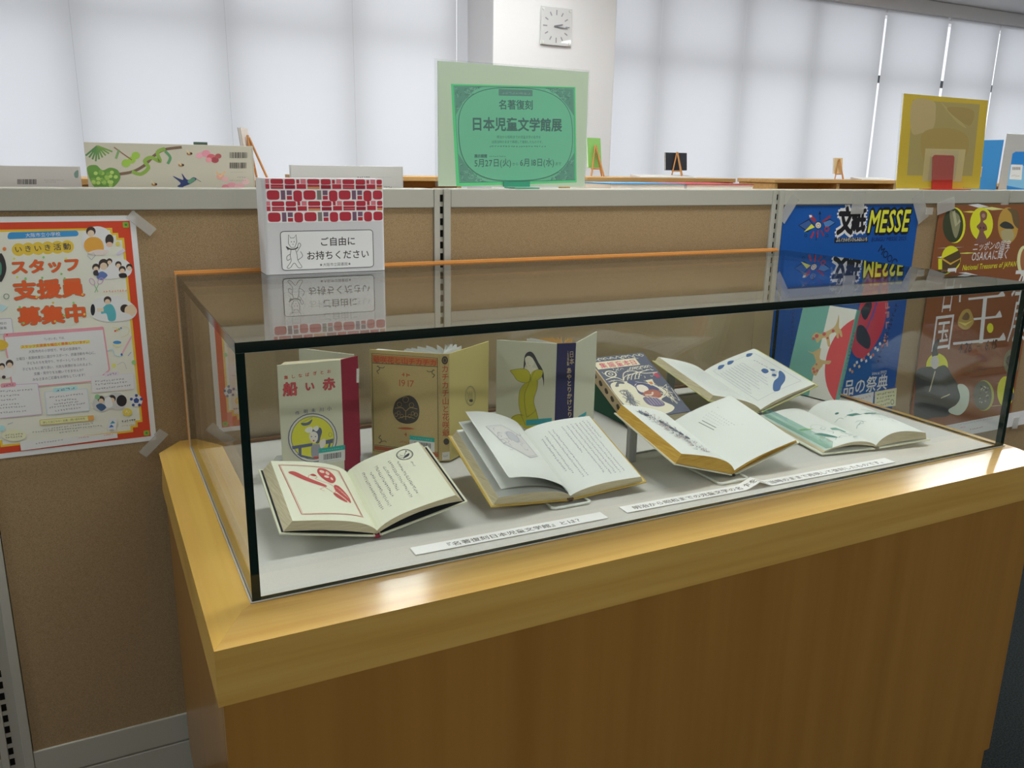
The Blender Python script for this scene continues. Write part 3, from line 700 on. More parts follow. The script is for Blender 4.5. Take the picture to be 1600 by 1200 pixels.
# ---- D: blue print book at the back right
D_ = OpenBook('open_book', 'open book with a blue printed picture and border, at the back on a grey stand', 1.165, .365, -1.5, 10.9, 17.3, 18.4, .163, .217, .012, .006, mat('pale_yellow_board', rgb(216, 216, 150), .6, .25), mat('pale_lining2', rgb(206, 196, 190), .6, .2), mat('grey_spine', rgb(120, 120, 126), .7, .2), M['edge'], bump=.005, gut=.007, lift=(0, .004), slant=.004, sq=.003)
c = D_.page(1); BL = (82, 112, 160)
c.line([(.018, .196), (.140, .196), (.140, .030), (.018, .030)], .0006, (150, 160, 180), True)
for i in range(9): c.dashes(.024 + i * .008, .176, .024 + i * .008, .060 + .012 * (i % 3), .0034, (140, 150, 170), 30, .7, 80 + i)
c.dashes(.118, .170, .122, .110, .0042, (110, 120, 140), 7, .6, 99)
for i in range(4): c.blob([(.030 + i * .028, .192), (.040 + i * .028, .203), (.052 + i * .028, .197), (.040 + i * .028, .189)], BL) if i != 2 else None
c.blob([(.066, .034), (.078, .052), (.094, .066), (.112, .074), (.128, .092), (.134, .090), (.128, .070), (.112, .052), (.092, .040), (.076, .028)], BL)
c.blob([(.098, .105), (.100, .120), (.110, .124), (.114, .114), (.108, .104)], BL); c.ell(.122, .106, .0045, .006, BL, rot=.4); c.ell(.110, .086, .005, .006, BL)
for i in range(7): c.line([(.104 + i * .0036, .074 + i * .003), (.103 + i * .0036, .088 + i * .0035)], .0008, BL)
c.build(D_.t, 'page_picture', 'page_print')
c = D_.page(0)
for i in range(9): c.dashes(-.050 - i * .011, .185, -.030 - i * .011, .045, .0030, (160, 168, 182), 34, .7, 120 + i)
c.build(D_.t, 'page_picture', 'page_print')
leg_stand(D_, 'grey legged stand under the blue printed open book at the back', -.130, .10, (-.020, .030, -.012), va=.165)
# ---- E: flat book with green pictures
pE = onz(1385, 703, .004)
E_ = OpenBook('open_book', 'open book with green line pictures lying flat at the right end', 1.206, .085, -9.5, 1.2, -.6, 3.5, .128, .224, .004, .013, M['cream'], M['paper'], mat('olive_spine', rgb(120, 110, 96), .7, .2), M['edge'], bump=.013, gut=.006, lift=(.010, .003), slant=.004, z=.0036)
c = E_.page(1); GN = (88, 138, 128)
def squig(c, n, x0, x1, y0, y1, col, seed):
    r = random.Random(seed)
    for i in range(n):
        x, y = r.uniform(x0, x1), r.uniform(y0, y1); a = r.uniform(0, 6.28)
        c.line([(x, y), (x + .010 * math.cos(a), y + .010 * math.sin(a)), (x + .018 * math.cos(a + .7), y + .016 * math.sin(a + .7))], .0009, col, False, True)
squig(c, 18, .012, .115, .07, .155, (110, 150, 140), 4)
c.poly([(.028, .130), (.050, .126), (.054, .114), (.032, .118)], GN); c.poly([(.062, .120), (.100, .128), (.100, .122), (.064, .114)], GN); c.line([(.08, .148), (.100, .138), (.112, .110), (.110, .096)], .002, GN, False, True); c.ell(.022, .152, .004, .004, GN)
for i in range(3): c.dashes(.012, .196 - i * .012, .060, .194 - i * .012, .0014, (180, 190, 186), 10, .5, i)
c.build(E_.t, 'page_picture', 'page_print')
c = E_.page(0)
squig(c, 14, -.105, -.012, .03, .10, (110, 150, 140), 9); c.poly([(-.048, .084), (-.030, .088), (-.024, .064), (-.034, .056), (-.036, .070), (-.050, .074)], (128, 172, 156))
c.blob([(-.092, .074), (-.080, .072), (-.070, .052), (-.066, .036), (-.074, .040), (-.082, .056)], GN); c.blob([(-.100, .112), (-.086, .104), (-.078, .096), (-.098, .102)], (150, 190, 100)); c.ring(-.066, .098, .013, .016, .0006, (140, 168, 160)); c.line([(-.11, .21), (-.02, .21)], .0005, (170, 184, 178))
for i in range(3): c.dashes(-.090, .180 - i * .012, -.045, .180 - i * .012, .0014, (180, 190, 186), 10, .5, 20 + i)
c.build(E_.t, 'page_picture', 'page_print')
# glass bar holding the page down
p0 = E_.P(-.110, .0105, .004); ex = E_.es; ey = -E_.er
gb = thing('glass_bar', 'square green glass bar holding down the flat open book', 'paperweight', (p0.x, p0.y, 0))
MB().box((0, -.0075, 0), (.212, .0075, .013), M['barglass'], frame(p0, ex, ey, E_.n)).build('bar', gb, bevel=.0006)

# ---------------- standing books
def stand_book(name, label, pts, h, mats_, base_t=.0025):
    """pts: plan points front-left, hinge-left, hinge-right, back-right of a half open book standing on its tail"""
    f0, s0, s1, b1 = [Vector((x, y, 0)) for x, y in pts]
    t = thing(name, label, 'book', ((s0.x + s1.x) / 2, (s0.y + s1.y) / 2, 0), 'books standing half open in the glass case')
    def wall(nm, a, b, m, th=.0024, z0=.0032, z1=h, inner=None):
        d = (b - a).normalized(); nn = Vector((-d.y, d.x, 0))      # away from the viewer
        fr = frame(a, d, nn, (0, 0, 1))
        mb = MB(); mb.box((0, 0, z0), ((b - a).length, th, z1), m, fr)
        if inner: mb.mi[4] = mb.slot(inner)
        return mb.build(nm, t, bevel=.0004)
    return t, f0, s0, s1, b1, wall
def leaves(t, base, ang0, ang1, n, ln, h, z0=.006, mt=None, seed=1, curl=.012):
    rnd = random.Random(seed); m = mt or M['paper']
    for i in range(n):
        a = math.radians(ang0 + (ang1 - ang0) * (i + rnd.uniform(-.2, .2)) / max(1, n - 1)); d = Vector((math.cos(a), math.sin(a), 0)); nn = Vector((-d.y, d.x, 0)); k = curl * rnd.uniform(-1, 1); L_ = ln * rnd.uniform(.95, 1)
        fn = lambda q, z, d=d, nn=nn, k=k, L_=L_: base + d * (L_ * q) + nn * (k * math.sin(q * 2.4)) + Vector((0, 0, z))
        MB().sheet(fn, [0, .2, .4, .6, .8, 1.0], [z0, h], m, lambda q, z, fn=fn, nn=nn: fn(q, z) + nn * .0003).build('leaf', t)
def block(t, a, b, th0, th1, h, mside, z0=.005):
    """page block lying along a cover: from hinge a to fore edge b, thickness th0..th1 behind it"""
    d = (b - a).normalized(); nn = Vector((-d.y, d.x, 0))
    if nn.y < 0: nn = -nn
    L_ = (b - a).length; fr = frame(a, d, nn, (0, 0, 1))
    MB().prism([(0, .003), (L_, .003), (L_ - .002, .003 + th1), (L_ * .5, .003 + (th0 + th1) * .56), (0, .003 + th0)], z0, h - .004, mside, fr).build('page_block', t)
HB = .205
# red ship book
t1, f0, s0, s1, b1, wall = stand_book('standing_book', 'cream children\'s book with a red spine and a girl in a yellow circle', [(.1215, .394), (.2285, .394), (.2640, .4130), (.184, .513)], HB, None)
fr_ = wall('front_cover', f0, s0, M['cream'], inner=M['black'])
wall('spine', s0 + Vector((.0003, 0, 0)), s1, M['red_cloth'])
bk0 = s1 + Vector((-.004, .012, 0))
wall('back_cover', bk0, b1, M['cream'], th=-.0024, inner=None)
MB().prism([(.1255, .4035), (.2300, .3985), (.2520, .4150), (.2480, .4200), (.1420, .4320)], .006, HB - .004, M['edge'], fr0).build('page_block', t1)
MB().prism([(.1245, .4010), (.2290, .3975), (.2290, .3980), (.1247, .4032)], .004, HB - .003, M['black'], fr0).build('endpaper', t1)
d = (b1 - bk0).normalized(); nn = Vector((d.y, -d.x, 0))
MB().box((.004, .0026, .006), ((b1 - bk0).length - .004, .0030, HB - .003), M['black'], frame(bk0, d, nn, (0, 0, 1))).build('endpaper', t1)
c = pcanvas(f0, (1, 0, 0), (0, 0, 1), 1.25)
oc = (190, 84, 66); bl_ = (96, 104, 132)
for ch, x, y in zip('集しなばぎとお', (447, 458, 469, 480, 492, 503, 514), (592.5, 591, 589.5, 588, 586, 584.5, 583)): c.text(ch, x - 3.2, y, x + 3.4, y - .6, oc, .02)
for ch, x, y, s_ in (('船', 442, 617, 23), ('い', 476, 610, 16), ('赤', 504, 608, 20)): c.text(ch, x, y, x + s_, y - s_ * .08, (120, 60, 70), .045); c.text(ch, x, y, x + s_, y - s_ * .08, (200, 84, 88), .02)
for ch, x, y in zip('作明未川小', (461, 474, 486, 499, 511), (648, 645.5, 644, 642.5, 641)): c.text(ch, x, y, x + 7, y - .5, bl_, .01)
cx, cy = 488.5, 684
c.ell(cx, cy, 38.5, 38.5, bl_); c.ell(cx, cy, 37, 37, (204, 204, 190)); c.ell(cx, cy, 34, 34, bl_); c.ell(cx, cy, 33, 33, (208, 206, 74))
c.poly([(456, 697), (488, 692), (488, 697), (457, 702)], bl_); c.poly([(508, 688), (521, 685), (520, 692), (508, 694)], bl_); c.poly([(466, 700), (471, 699), (471, 714), (467, 712)], bl_); c.poly([(514, 692), (517, 691), (514, 703), (511, 703)], bl_)
c.poly([(463, 709), (486, 714), (494, 717), (480, 716), (470, 714)], bl_); c.poly([(476, 700), (486, 699), (486, 706), (476, 707)], (208, 206, 74))
c.blob([(470, 661), (480, 660), (488, 655), (484, 663), (474, 665)], bl_)      # small boat
c.line([(472, 660), (488, 652)], .0005, bl_)
c.blob([(487, 696), (497, 694), (505, 697), (504, 706), (496, 716), (487, 713)], (150, 152, 160)); c.blob([(500, 689), (508, 686), (508, 696), (501, 700)], (214, 208, 198))
c.blob([(484, 674), (490, 670), (500, 668), (503, 674), (501, 682), (498, 692), (493, 691), (496, 680), (488, 678)], (92, 100, 122))
c.blob([(484, 677), (490, 674), (496, 678), (496, 687), (491, 692), (485, 688), (483, 682)], (222, 214, 204))
c.blob([(476, 672), (482, 667), (488, 668), (487, 675), (480, 676)], (222, 218, 210)); c.blob([(489, 669), (495, 665), (498, 669), (494, 674)], (222, 218, 210)); c.ell(490, 688.5, 1.4, 1.3, (200, 90, 80)); c.ell(486.5, 682, .9, 1, bl_); c.ell(493, 682, .9, 1, bl_); c.ell(494, 715, 5, 1.8, (190, 80, 70)); c.ring(516, 679, 2.6, 3.2, .0005, bl_)
def sticker(c, p, teal=(60, 164, 152)):
    (x0, y0), (x1, y1), hh = p[0], p[1], p[2]
    c.poly([(x0, y0), (x1, y1), (x1, y1 + hh), (x0, y0 + hh)], (206, 208, 204)); c.poly([(x0, y0), (x1, y1), (x1, y1 + hh * .3), (x0, y0 + hh * .3)], teal)
    c.dashes(x0 + (x1 - x0) * .12, y0 + hh * .17 + (y1 - y0) * .12, x0 + (x1 - x0) * .9, y0 + hh * .17 + (y1 - y0) * .9, .0016, (150, 206, 198), 9, .7, 3)
    rnd = random.Random(8); x = .18
    while x < .84:
        wv = rnd.choice((.012, .02, .03)); xa, xb = x0 + (x1 - x0) * x, x0 + (x1 - x0) * (x + wv); ya, yb = y0 + (y1 - y0) * x, y0 + (y1 - y0) * (x + wv)
        c.poly([(xa, ya + hh * .42), (xb, yb + hh * .42), (xb, yb + hh * .78), (xa, ya + hh * .78)], (70, 70, 72)); x += wv + rnd.choice((.012, .02))
    c.dashes(x0 + (x1 - x0) * .2, y0 + hh * .9 + (y1 - y0) * .2, x0 + (x1 - x0) * .85, y0 + hh * .9 + (y1 - y0) * .85, .0012, (90, 90, 92), 10, .6, 5)
sticker(c, ((498, 701), (539, 695), 24)); c.build(t1, 'cover_print', 'lettering')
c = pcanvas(s0, (s1 - s0).normalized(), (0, 0, 1)); c.rect(557, 576, 561, 598, (216, 214, 210)); c.rect(563, 712, 568, 722, (190, 190, 190)); c.build(t1, 'spine_label')
# gold book
gold = mat('ochre_board', rgb(204, 184, 130), .6, .2, noise=((500, 500, 500), 2, rgb(196, 175, 120), .3, .7))
t2, f0, s0, s1, b1, wall = stand_book('standing_book', 'ochre book with red lettering and a dark medallion, standing half open', [(.298, .454), (.4005, .372), (.417, .3665), (.529, .439)], HB, None)
wall('front_cover', f0, s0, gold); wall('spine', s0 + Vector((.0004, -.0002, 0)), s1, gold); wall('back_cover', s1 + Vector((.0004, .0002, 0)), b1, mat('olive_board', rgb(204, 190, 126), .6, .2))
block(t2, s0 + Vector((0, .004, 0)), f0 + Vector((.006, .002, 0)), .004, .020, HB, M['paper'])
leaves(t2, Vector((.409, .3745, 0)), 128, 40, 16, .088, HB - .003, seed=4); leaves(t2, Vector((.409, .3745, 0)), 66, 52, 9, .092, HB - .002, seed=9, mt=M['paper'], curl=.004)
ex = (s0 - f0).normalized(); c = pcanvas(f0, ex, (0, 0, 1), 1.25); rd = (176, 92, 62); dk = (74, 70, 66)
c.line([(581, 552), (683.5, 559.5), (685, 717), (584, 704)], .0013, dk, True)
c.poly([(582, 554), (683, 561), (683.3, 571.5), (582.4, 565.5)], (184, 118, 72)); c.text('爺咲花と山チカチカ', 583, 565.5, 682.6, 571.5, (176, 84, 58), .02); c.line([(582, 567), (684, 573)], .0012, dk)
c.poly([(585, 696.5), (684.8, 708), (684.8, 714.5), (585, 702.5)], (170, 98, 68)); c.line([(585, 695), (684.8, 706.8)], .0009, dk)
for (x, y, sx, sy) in ((589, 573, 1, 1), (679, 579, -1, 1), (592, 691, 1, -1), (676, 699, -1, -1)):
    c.line([(x, y), (x - 2 * sx + 4 * sx, y - 1 * sy), (x + 4 * sx, y + 4 * sy), (x, y + 7 * sy), (x + 3 * sx, y + 11 * sy)], .0013, dk, False, True); c.line([(x + 4 * sx, y + 1 * sy), (x + 9 * sx, y + 2 * sy), (x + 12 * sx, y)], .0011, dk, False, True)
c.dashes(626, 585.5, 641, 586.5, .008, rd, 2, .9, 3); c.text('1917', 621, 603, 648, 605, rd, .0)
c.blob([(614, 644), (618, 628), (627, 621), (640, 618), (650, 625), (655, 638), (654, 652), (647, 660), (634, 662), (621, 657)], dk)
tan = (172, 146, 88)
for (x, y, r) in ((634, 624.5, 4.5), (624, 632, 3.6), (643, 633, 3.6)): c.ring(x, y, r, r, .0006, tan)
c.line([(617, 638), (628, 637), (634, 642), (641, 637), (652, 639)], .0010, tan, False, True); c.line([(634, 642), (634, 656)], .0010, tan); c.line([(622, 654), (630, 651), (638, 651), (648, 654)], .0009, tan, False, True)
for (x, y) in ((623, 645), (645, 646), (628, 650), (640, 650), (619, 648), (650, 648)): c.ring(x, y, 2.4, 2.8, .0006, tan)
c.blob([(621, 669), (634, 667.5), (648, 670), (634, 671)], rd); c.dashes(630, 679, 637, 679.6, .009, rd, 1, .9, 3); c.dashes(624, 690, 640, 691.5, .004, rd, 5, .8, 2)
sticker(c, ((640, 680), (679, 684.5), 22)); c.build(t2, 'cover_print', 'lettering')
c = pcanvas(s0, (s1 - s0).normalized(), (0, 0, 1), 1.2); c.vtext('カチカチ山と花咲爺', 695.4, 570, 697, 682, rd, .015, .9); c.ell(695, 563, 5, 6.5, dk); c.ring(695, 563, 2.5, 3.5, .0006, tan); c.ell(697.4, 690, 4.5, 5, dk); c.poly([(691, 707), (702.6, 705.5), (702.6, 717.5), (691, 719)], (214, 212, 206)); c.dashes(693, 713, 700, 712, .004, (70, 70, 70), 3, .6, 1); c.build(t2, 'spine_print', 'lettering')
c = pcanvas(s1, (b1 - s1).normalized(), (0, 0, 1), 1.2); c.ring(735, 618.5, 8, 15, .0010, dk); c.ring(735, 618.5, 6.6, 13, .0005, dk)
for i in range(6): c.line([(730 + i * 1.6, 612 + (i % 2) * 2), (731 + i * 1.4, 620), (729.5 + i * 1.8, 627 - (i % 3))], .0008, dk, False, True)
c.ell(736, 626, 3, 2.4, dk); c.build(t2, 'cover_print')
# mermaid-dress book
t3, f0, s0, s1, b1, wall = stand_book('standing_book', 'pale green book with a navy spine and a woman in a yellow green dress', [(.548, .444), (.6385, .369), (.6760, .3605), (.775, .442)], HB, None)
pg = mat('pale_green_board', rgb(206, 207, 186), .6, .2); navy = mat('navy_cloth', rgb(62, 62, 100), .7, .2)
wall('front_cover', f0, s0, pg); wall('spine', s0 + Vector((.0006, -.0003, 0)), s1 - Vector((.0003, 0, 0)), navy); wall('back_cover', s1 + Vector((.0004, .0003, 0)), b1, pg)
block(t3, s0 + Vector((0, .004, 0)), f0 + Vector((.004, .002, 0)), .006, .014, HB, mat('ochre_pages', rgb(216, 190, 118), .8, .1))
leaves(t3, Vector((.655, .372, 0)), 112, 44, 18, .07, HB - .003, seed=14, mt=mat('tan_pages', rgb(226, 186, 120), .8, .1), curl=.006); leaves(t3, Vector((.648, .372, 0)), 118, 108, 4, .08, HB - .002, seed=2, curl=.004)
ex = (s0 - f0).normalized(); c = pcanvas(f0, ex, (0, 0, 1), 1.2); yg = (176, 172, 58); sk = (206, 202, 184); k = (70, 74, 62)
c.blob([(818, 577), (820, 556), (827, 549.5), (834, 553), (841, 566), (848, 578), (850, 590), (849.5, 604), (848, 592), (840, 574), (833, 562), (824, 562), (821, 570)], (66, 66, 72))
c.blob([(820.5, 560), (826, 556), (832.5, 560), (834.5, 567), (831, 573.5), (826.5, 574.5), (822, 569)], (208, 206, 190)); c.poly([(827, 574), (831, 573), (832, 583), (827, 583)], sk)
c.blob([(820, 576), (827, 573), (838, 576), (842, 582), (830, 588), (822, 582)], sk)
c.blob([(797, 579), (806, 577), (818, 576), (826, 580), (829, 590), (826, 597), (818, 598), (808, 594), (803, 587)], yg); c.blob([(830, 583), (838, 578), (848, 579), (846, 589), (836, 595), (829, 597)], yg)
c.blob([(822, 598), (830, 594), (840, 594), (839, 608), (835, 622), (835, 632), (840, 648), (842, 668), (818, 668), (815, 650), (811, 634), (811, 616), (816, 604)], yg)
c.blob([(799, 652), (806, 648), (814, 647), (820, 652), (820, 662), (808, 665), (799, 663)], yg)
for P_ in ([(797, 579), (806, 577), (818, 576), (826, 580), (829, 590), (826, 597), (818, 598), (808, 594), (803, 587), (797, 579)], [(829, 597), (832, 586), (838, 578), (848, 579), (846, 589), (838, 595)], [(820, 599), (814, 606), (811, 616), (811, 634), (815, 650), (821, 664)], [(840, 595), (839, 608), (834, 624), (836, 636), (841, 655)], [(829, 585), (827, 597), (820, 615), (820, 635), (823, 652)], [(799, 663), (799, 654), (808, 648), (818, 649)], [(823, 652), (832, 646), (838, 640)]): c.line(P_, .0006, k, False, True)
c.line([(824, 567), (826, 569)], .0004, k); c.line([(826, 571.5), (829, 571.2)], .0006, (170, 90, 80))
c.poly([(822, 656), (862, 653), (862, 662), (822, 665)], (60, 150, 160)); c.build(t3, 'cover_print', 'lettering')
c = pcanvas(s0, (s1 - s0).normalized(), (0, 0, 1), 1.1); gd = (206, 186, 140)
c.vtext('童謡集', 885.5, 548, 886.5, 572, gd, .01, .8); c.vtext('日本', 893, 548, 893.5, 570, gd, 0, .7); c.vtext('あやとりかけとり・', 889, 574, 890.5, 662, gd, .015, .85); c.build(t3, 'spine_print', 'lettering')
c = pcanvas(s1, (b1 - s1).normalized(), (0, 0, 1), 1.2); c.poly([(903, 651), (916, 643), (916, 648), (908, 656), (903, 656)], (60, 150, 160)); c.build(t3, 'cover_print')
# clear holders in front of the standing books
def holder(u, v, label, wd=.034, ht=.020):
    p = onz(u, v, .0008); t = thing('acrylic_holder', label, 'book holder', (p.x, p.y, 0), 'clear book holders')
    boxpart('base_plate', t, (p.x - wd / 2, p.y - .004, .0003), (p.x + wd / 2, p.y + .016, .0026), M['acrylic'])
    mb = MB(); mb.prism([(-wd / 2, 0), (wd / 2, 0), (wd / 2, ht * .6), (wd / 2 - .006, ht), (-wd / 2 + .006, ht), (-wd / 2, ht * .6)], 0, .0025, M['acrylic'], frame((p.x, p.y - .0042, .0004), (1, 0, 0), (0, 0, 1), (0, -1, 0))); mb.build('front_lip', t)
holder(443, 727, 'clear acrylic holder lip before the cream book with the red spine', .036, .022)
holder(618, 717, 'clear acrylic holder lip before the ochre book', .036, .022)

# ---------------- woodcut book leaning on a green wedge
Bf, er, es, nf = bookframe(.838, .398, 1.2, 27, .0005)
wF, hF, tF = .150, .203, .027
tF_ = thing('leaning_book', 'closed woodcut covered book with red title characters, tilted on a green support', 'book', (Bf.x, Bf.y, 0))
fF = frame(Bf, er, es, nf)
MB().box((.003, .002, .0022), (wF - .002, hF - .002, tF - .0022), M['edge'], fF).build('page_block', tF_)
slate = mat('slate_print_board', rgb(104, 108, 124), .6, .25); buff = mat('buff_spine', rgb(206, 186, 150), .6, .2)
MB().box((.0005, 0, tF - .0021), (wF, hF, tF), slate, fF).build('front_cover', tF_); MB().box((.0005, 0, 0), (wF, hF, .0021), slate, fF).build('back_cover', tF_); MB().box((-.0025, 0, 0), (.0004, hF, tF), buff, fF).build('spine', tF_)
c = Canvas(lambda a, b, h: fF(a, b, tF + h), gain=1.1)
cr = (226, 220, 196); sl_ = (96, 100, 118)
rnd = random.Random(21)
c.rect(.004, .163, .118, .187, (226, 216, 186))
for ch, x in zip('集謡童本日', (.014, .036, .057, .077, .095)): c.text(ch, x, .167, x + .019, .167, (206, 84, 110), .012)
for i in range(9): c.line([(.004 + i * .016, .190 + rnd.uniform(0, .006)), (.010 + i * .016, .199), (.018 + i * .016, .193)], .0016, cr, False, True)
c.ring(.026, .144, .013, .010, .0030, cr); c.ring(.026, .144, .005, .004, .002, cr)
for i in range(5): c.line([(.045 + i * .010, .118), (.055 + i * .012, .130 + i * .002), (.075 + i * .014, .136 + i * .002)], .0018, cr, False, True)
c.line([(.004, .128), (.030, .132), (.046, .118)], .0022, cr, False, True); c.line([(.044, .118), (.060, .142), (.085, .146), (.110, .134), (.146, .132)], .0022, cr, False, True); c.line([(.006, .120), (.03, .122), (.044, .114)], .0015, cr, False, True)
for i in range(8): c.line([(.080 + i * .007, .152 + rnd.uniform(-.004, .006)), (.088 + i * .007, .158), (.094 + i * .007, .150)], .0014, cr, False, True)
for i in range(46):
    x, y = rnd.uniform(.006, .140), rnd.choice((rnd.uniform(.118, .160), rnd.uniform(.190, .198), rnd.uniform(.118, .158))); a = rnd.uniform(0, 6.28); r = rnd.uniform(.003, .008)
    c.line([(min(.146, max(.004, x + r * math.cos(a + q) * (.3 + .25 * q))), min(.2, y + r * math.sin(a + q) * (.3 + .25 * q))) for q in (0, .7, 1.4, 2.1, 2.8)], .0011, cr, False, True)
c.blob([(.004, .108), (.04, .116), (.085, .106), (.118, .088), (.128, .060), (.100, .045), (.118, .020), (.09, .004), (.02, .004), (.004, .04)], cr)
c.blob([(.022, .102), (.028, .110), (.040, .108), (.042, .114), (.030, .118), (.014, .104)], (110, 112, 122))
for i in range(26): c.line([(.010 + rnd.uniform(0, .030), .030 + rnd.uniform(0, .060)), (.014 + rnd.uniform(0, .030), .036 + rnd.uniform(0, .056)), (.012 + rnd.uniform(0, .03), .030 + rnd.uniform(0, .06))], .0013, (116, 118, 126), False, True)
c.blob([(.050, .112), (.062, .116), (.074, .108), (.092, .102), (.112, .086), (.118, .064), (.104, .056), (.086, .058), (.075, .066), (.068, .062), (.058, .074), (.060, .090), (.056, .102)], (92, 96, 128))
c.blob([(.062, .088), (.068, .098), (.082, .098), (.090, .088), (.086, .078), (.072, .074), (.064, .078)], (226, 216, 200)); c.ell(.076, .076, .002, .0012, (196, 90, 90))
c.blob([(.066, .070), (.082, .078), (.100, .080), (.112, .070), (.108, .056), (.094, .052), (.080, .060), (.070, .058)], (168, 104, 88)); c.line([(.070, .066), (.086, .064), (.094, .072)], .0042, (226, 214, 194), False, True)
c.blob([(.058, .056), (.072, .060), (.094, .050), (.100, .030), (.080, .026), (.060, .036)], (124, 116, 142))
for i in range(5): c.line([(.066 + i * .007, .054), (.068 + i * .007, .032)], .0010, (206, 196, 206))
for i in range(9): c.line([(.070 + i * .0045, .076 - (i % 3) * .002), (.074 + i * .0042, .058 + (i % 2) * .003)], .0009, (206, 150, 130))
for i in range(22): a = rnd.uniform(0, 6.28); x, y = .088 + .03 * math.cos(a), .082 + .026 * math.sin(a); c.line([(x, y), (x + .006 * math.cos(a + 1.2), y + .006 * math.sin(a + 1.2))], .0010, cr)
c.poly([(.098, .110), (.118, .112), (.114, .094), (.102, .092)], cr); c.poly([(.102, .104), (.112, .104), (.111, .095), (.104, .095)], (206, 140, 90)); c.poly([(.130, .128), (.142, .130), (.144, .116), (.134, .114)], (190, 84, 100))
for i in range(30): c.line([(.112 + rnd.uniform(0, .034), .020 + rnd.uniform(0, .070)), (.116 + rnd.uniform(0, .032), .026 + rnd.uniform(0, .066))], .0013, rnd.choice((cr, sl_)))
c.build(tF_, 'cover_print', 'lettering')
c = Canvas(lambda a, b, h: fF(-.0025 - h, b, a)); rnd = random.Random(2)
for i in range(7): v = .185 - i * .026; c.blob([(.008, v), (.013, v + .007), (.019, v + .003), (.016, v - .008), (.010, v - .006)], (84, 76, 70))
c.build(tF_, 'spine_print')
wd_ = thing('wedge_support', 'dark green wedge shaped support under the woodcut book', 'book stand', (Bf.x + .07, .5, 0))
sF = math.tan(math.radians(27)); y1_ = Bf.y + .175
MB().prism([(Bf.y + .03, .0004), (y1_, .0004), (y1_, (y1_ - Bf.y) * sF - .004), (Bf.y + .03, .03 * sF - .004)], 0, .13, mat('dark_green_card', rgb(34, 86, 62), .6, .3), frame((Bf.x + .006, 0, 0), (0, 1, 0), (0, 0, 1), (1, 0, 0))).build('wedge', wd_)

# ---------------- teal and red book leaning on the right glass
Bg, er, es, ng = bookframe(1.371, .503, -79.4, 77.9, .0022)
wG, hG, tG = .139, .222, .0105
tg = thing('leaning_book', 'teal, white and red book with two spotted dogs, leaning against the right pane', 'book', (Bg.x + .02, Bg.y - .06, 0))
fG = frame(Bg, er, es, ng)
teal = mat('teal_board', rgb(120, 176, 164), .55, .25)
MB().box((.0005, 0, -tG + .0003), (wG - .002, hG - .001, -.0003), M['edge'], fG).build('page_block', tg); MB().box((0, 0, -.0002), (wG, hG, .0018), teal, fG).build('front_cover', tg); MB().box((0, 0, -tG - .0018), (wG, hG, -tG + .0002), teal, fG).build('back_cover', tg)
MB().box((wG + .0002, 0, -tG - .0018), (wG + .002, hG, .0018), teal, fG).build('spine', tg)
c = Canvas(lambda a, b, h: fG(a, b, .0018 + h), lambda a, b: (a * wG, b * hG), 1.15)
c.poly([(.50, 0), (1, 0), (1, 1), (.50, 1)], (214, 214, 206))
pts = [(1, .12)] ; cx, cy, r = 1.28, .46, .62
pts = [(1.0, cy - r * .92)] + [(cx - r * math.cos(t), cy + r * math.sin(t) * .80) for t in [(-1.1 + i * .11) for i in range(21)]] + [(1.0, cy + r * .75)]
pts = [(min(1.0, x), max(0.015, min(.93, y))) for x, y in pts]
c.poly(pts, (202, 84, 88)); dg = (190, 166, 120)
c.blob([(.30, .635), (.36, .69), (.44, .685), (.50, .70), (.66, .775), (.70, .84), (.70, .92), (.735, .86), (.76, .79), (.82, .755), (.86, .70), (.83, .695), (.78, .735), (.80, .675), (.76, .68), (.72, .73), (.62, .69), (.66, .62), (.68, .575), (.64, .57), (.60, .62), (.55, .655), (.47, .62), (.44, .585), (.40, .60), (.37, .635)], dg, 3)
for (x, y, r) in ((.39, .655, .028), (.52, .69, .026), (.67, .74, .022), (.34, .62, .02), (.60, .655, .016)): c.ell(x, y, r * 1.3, r * .8, (186, 92, 92), 14)
c.blob([(.28, .475), (.38, .475), (.46, .51), (.52, .535), (.53, .48), (.55, .42), (.66, .415), (.76, .425), (.74, .385), (.64, .375), (.62, .345), (.58, .30), (.55, .235), (.47, .25), (.43, .30), (.47, .345), (.49, .375), (.44, .43), (.40, .455)], dg, 3)
for (x, y, r) in ((.50, .27, .022), (.47, .30, .02), (.55, .29, .02), (.51, .355, .014)): c.ell(x, y, r * 1.3, r * .8, (186, 110, 100), 14)
c.build(tg, 'cover_print')
c = Canvas(lambda a, b, h: fG(wG + .002 + h, b, a)); c.dashes(-.008, hG * .78, -.008, hG * .34, .008, (92, 120, 118), 11, .8, 3); c.dashes(-.008, hG * .27, -.008, hG * .08, .005, (92, 120, 118), 5, .8, 6); c.build(tg, 'cover_print', 'spine_print')

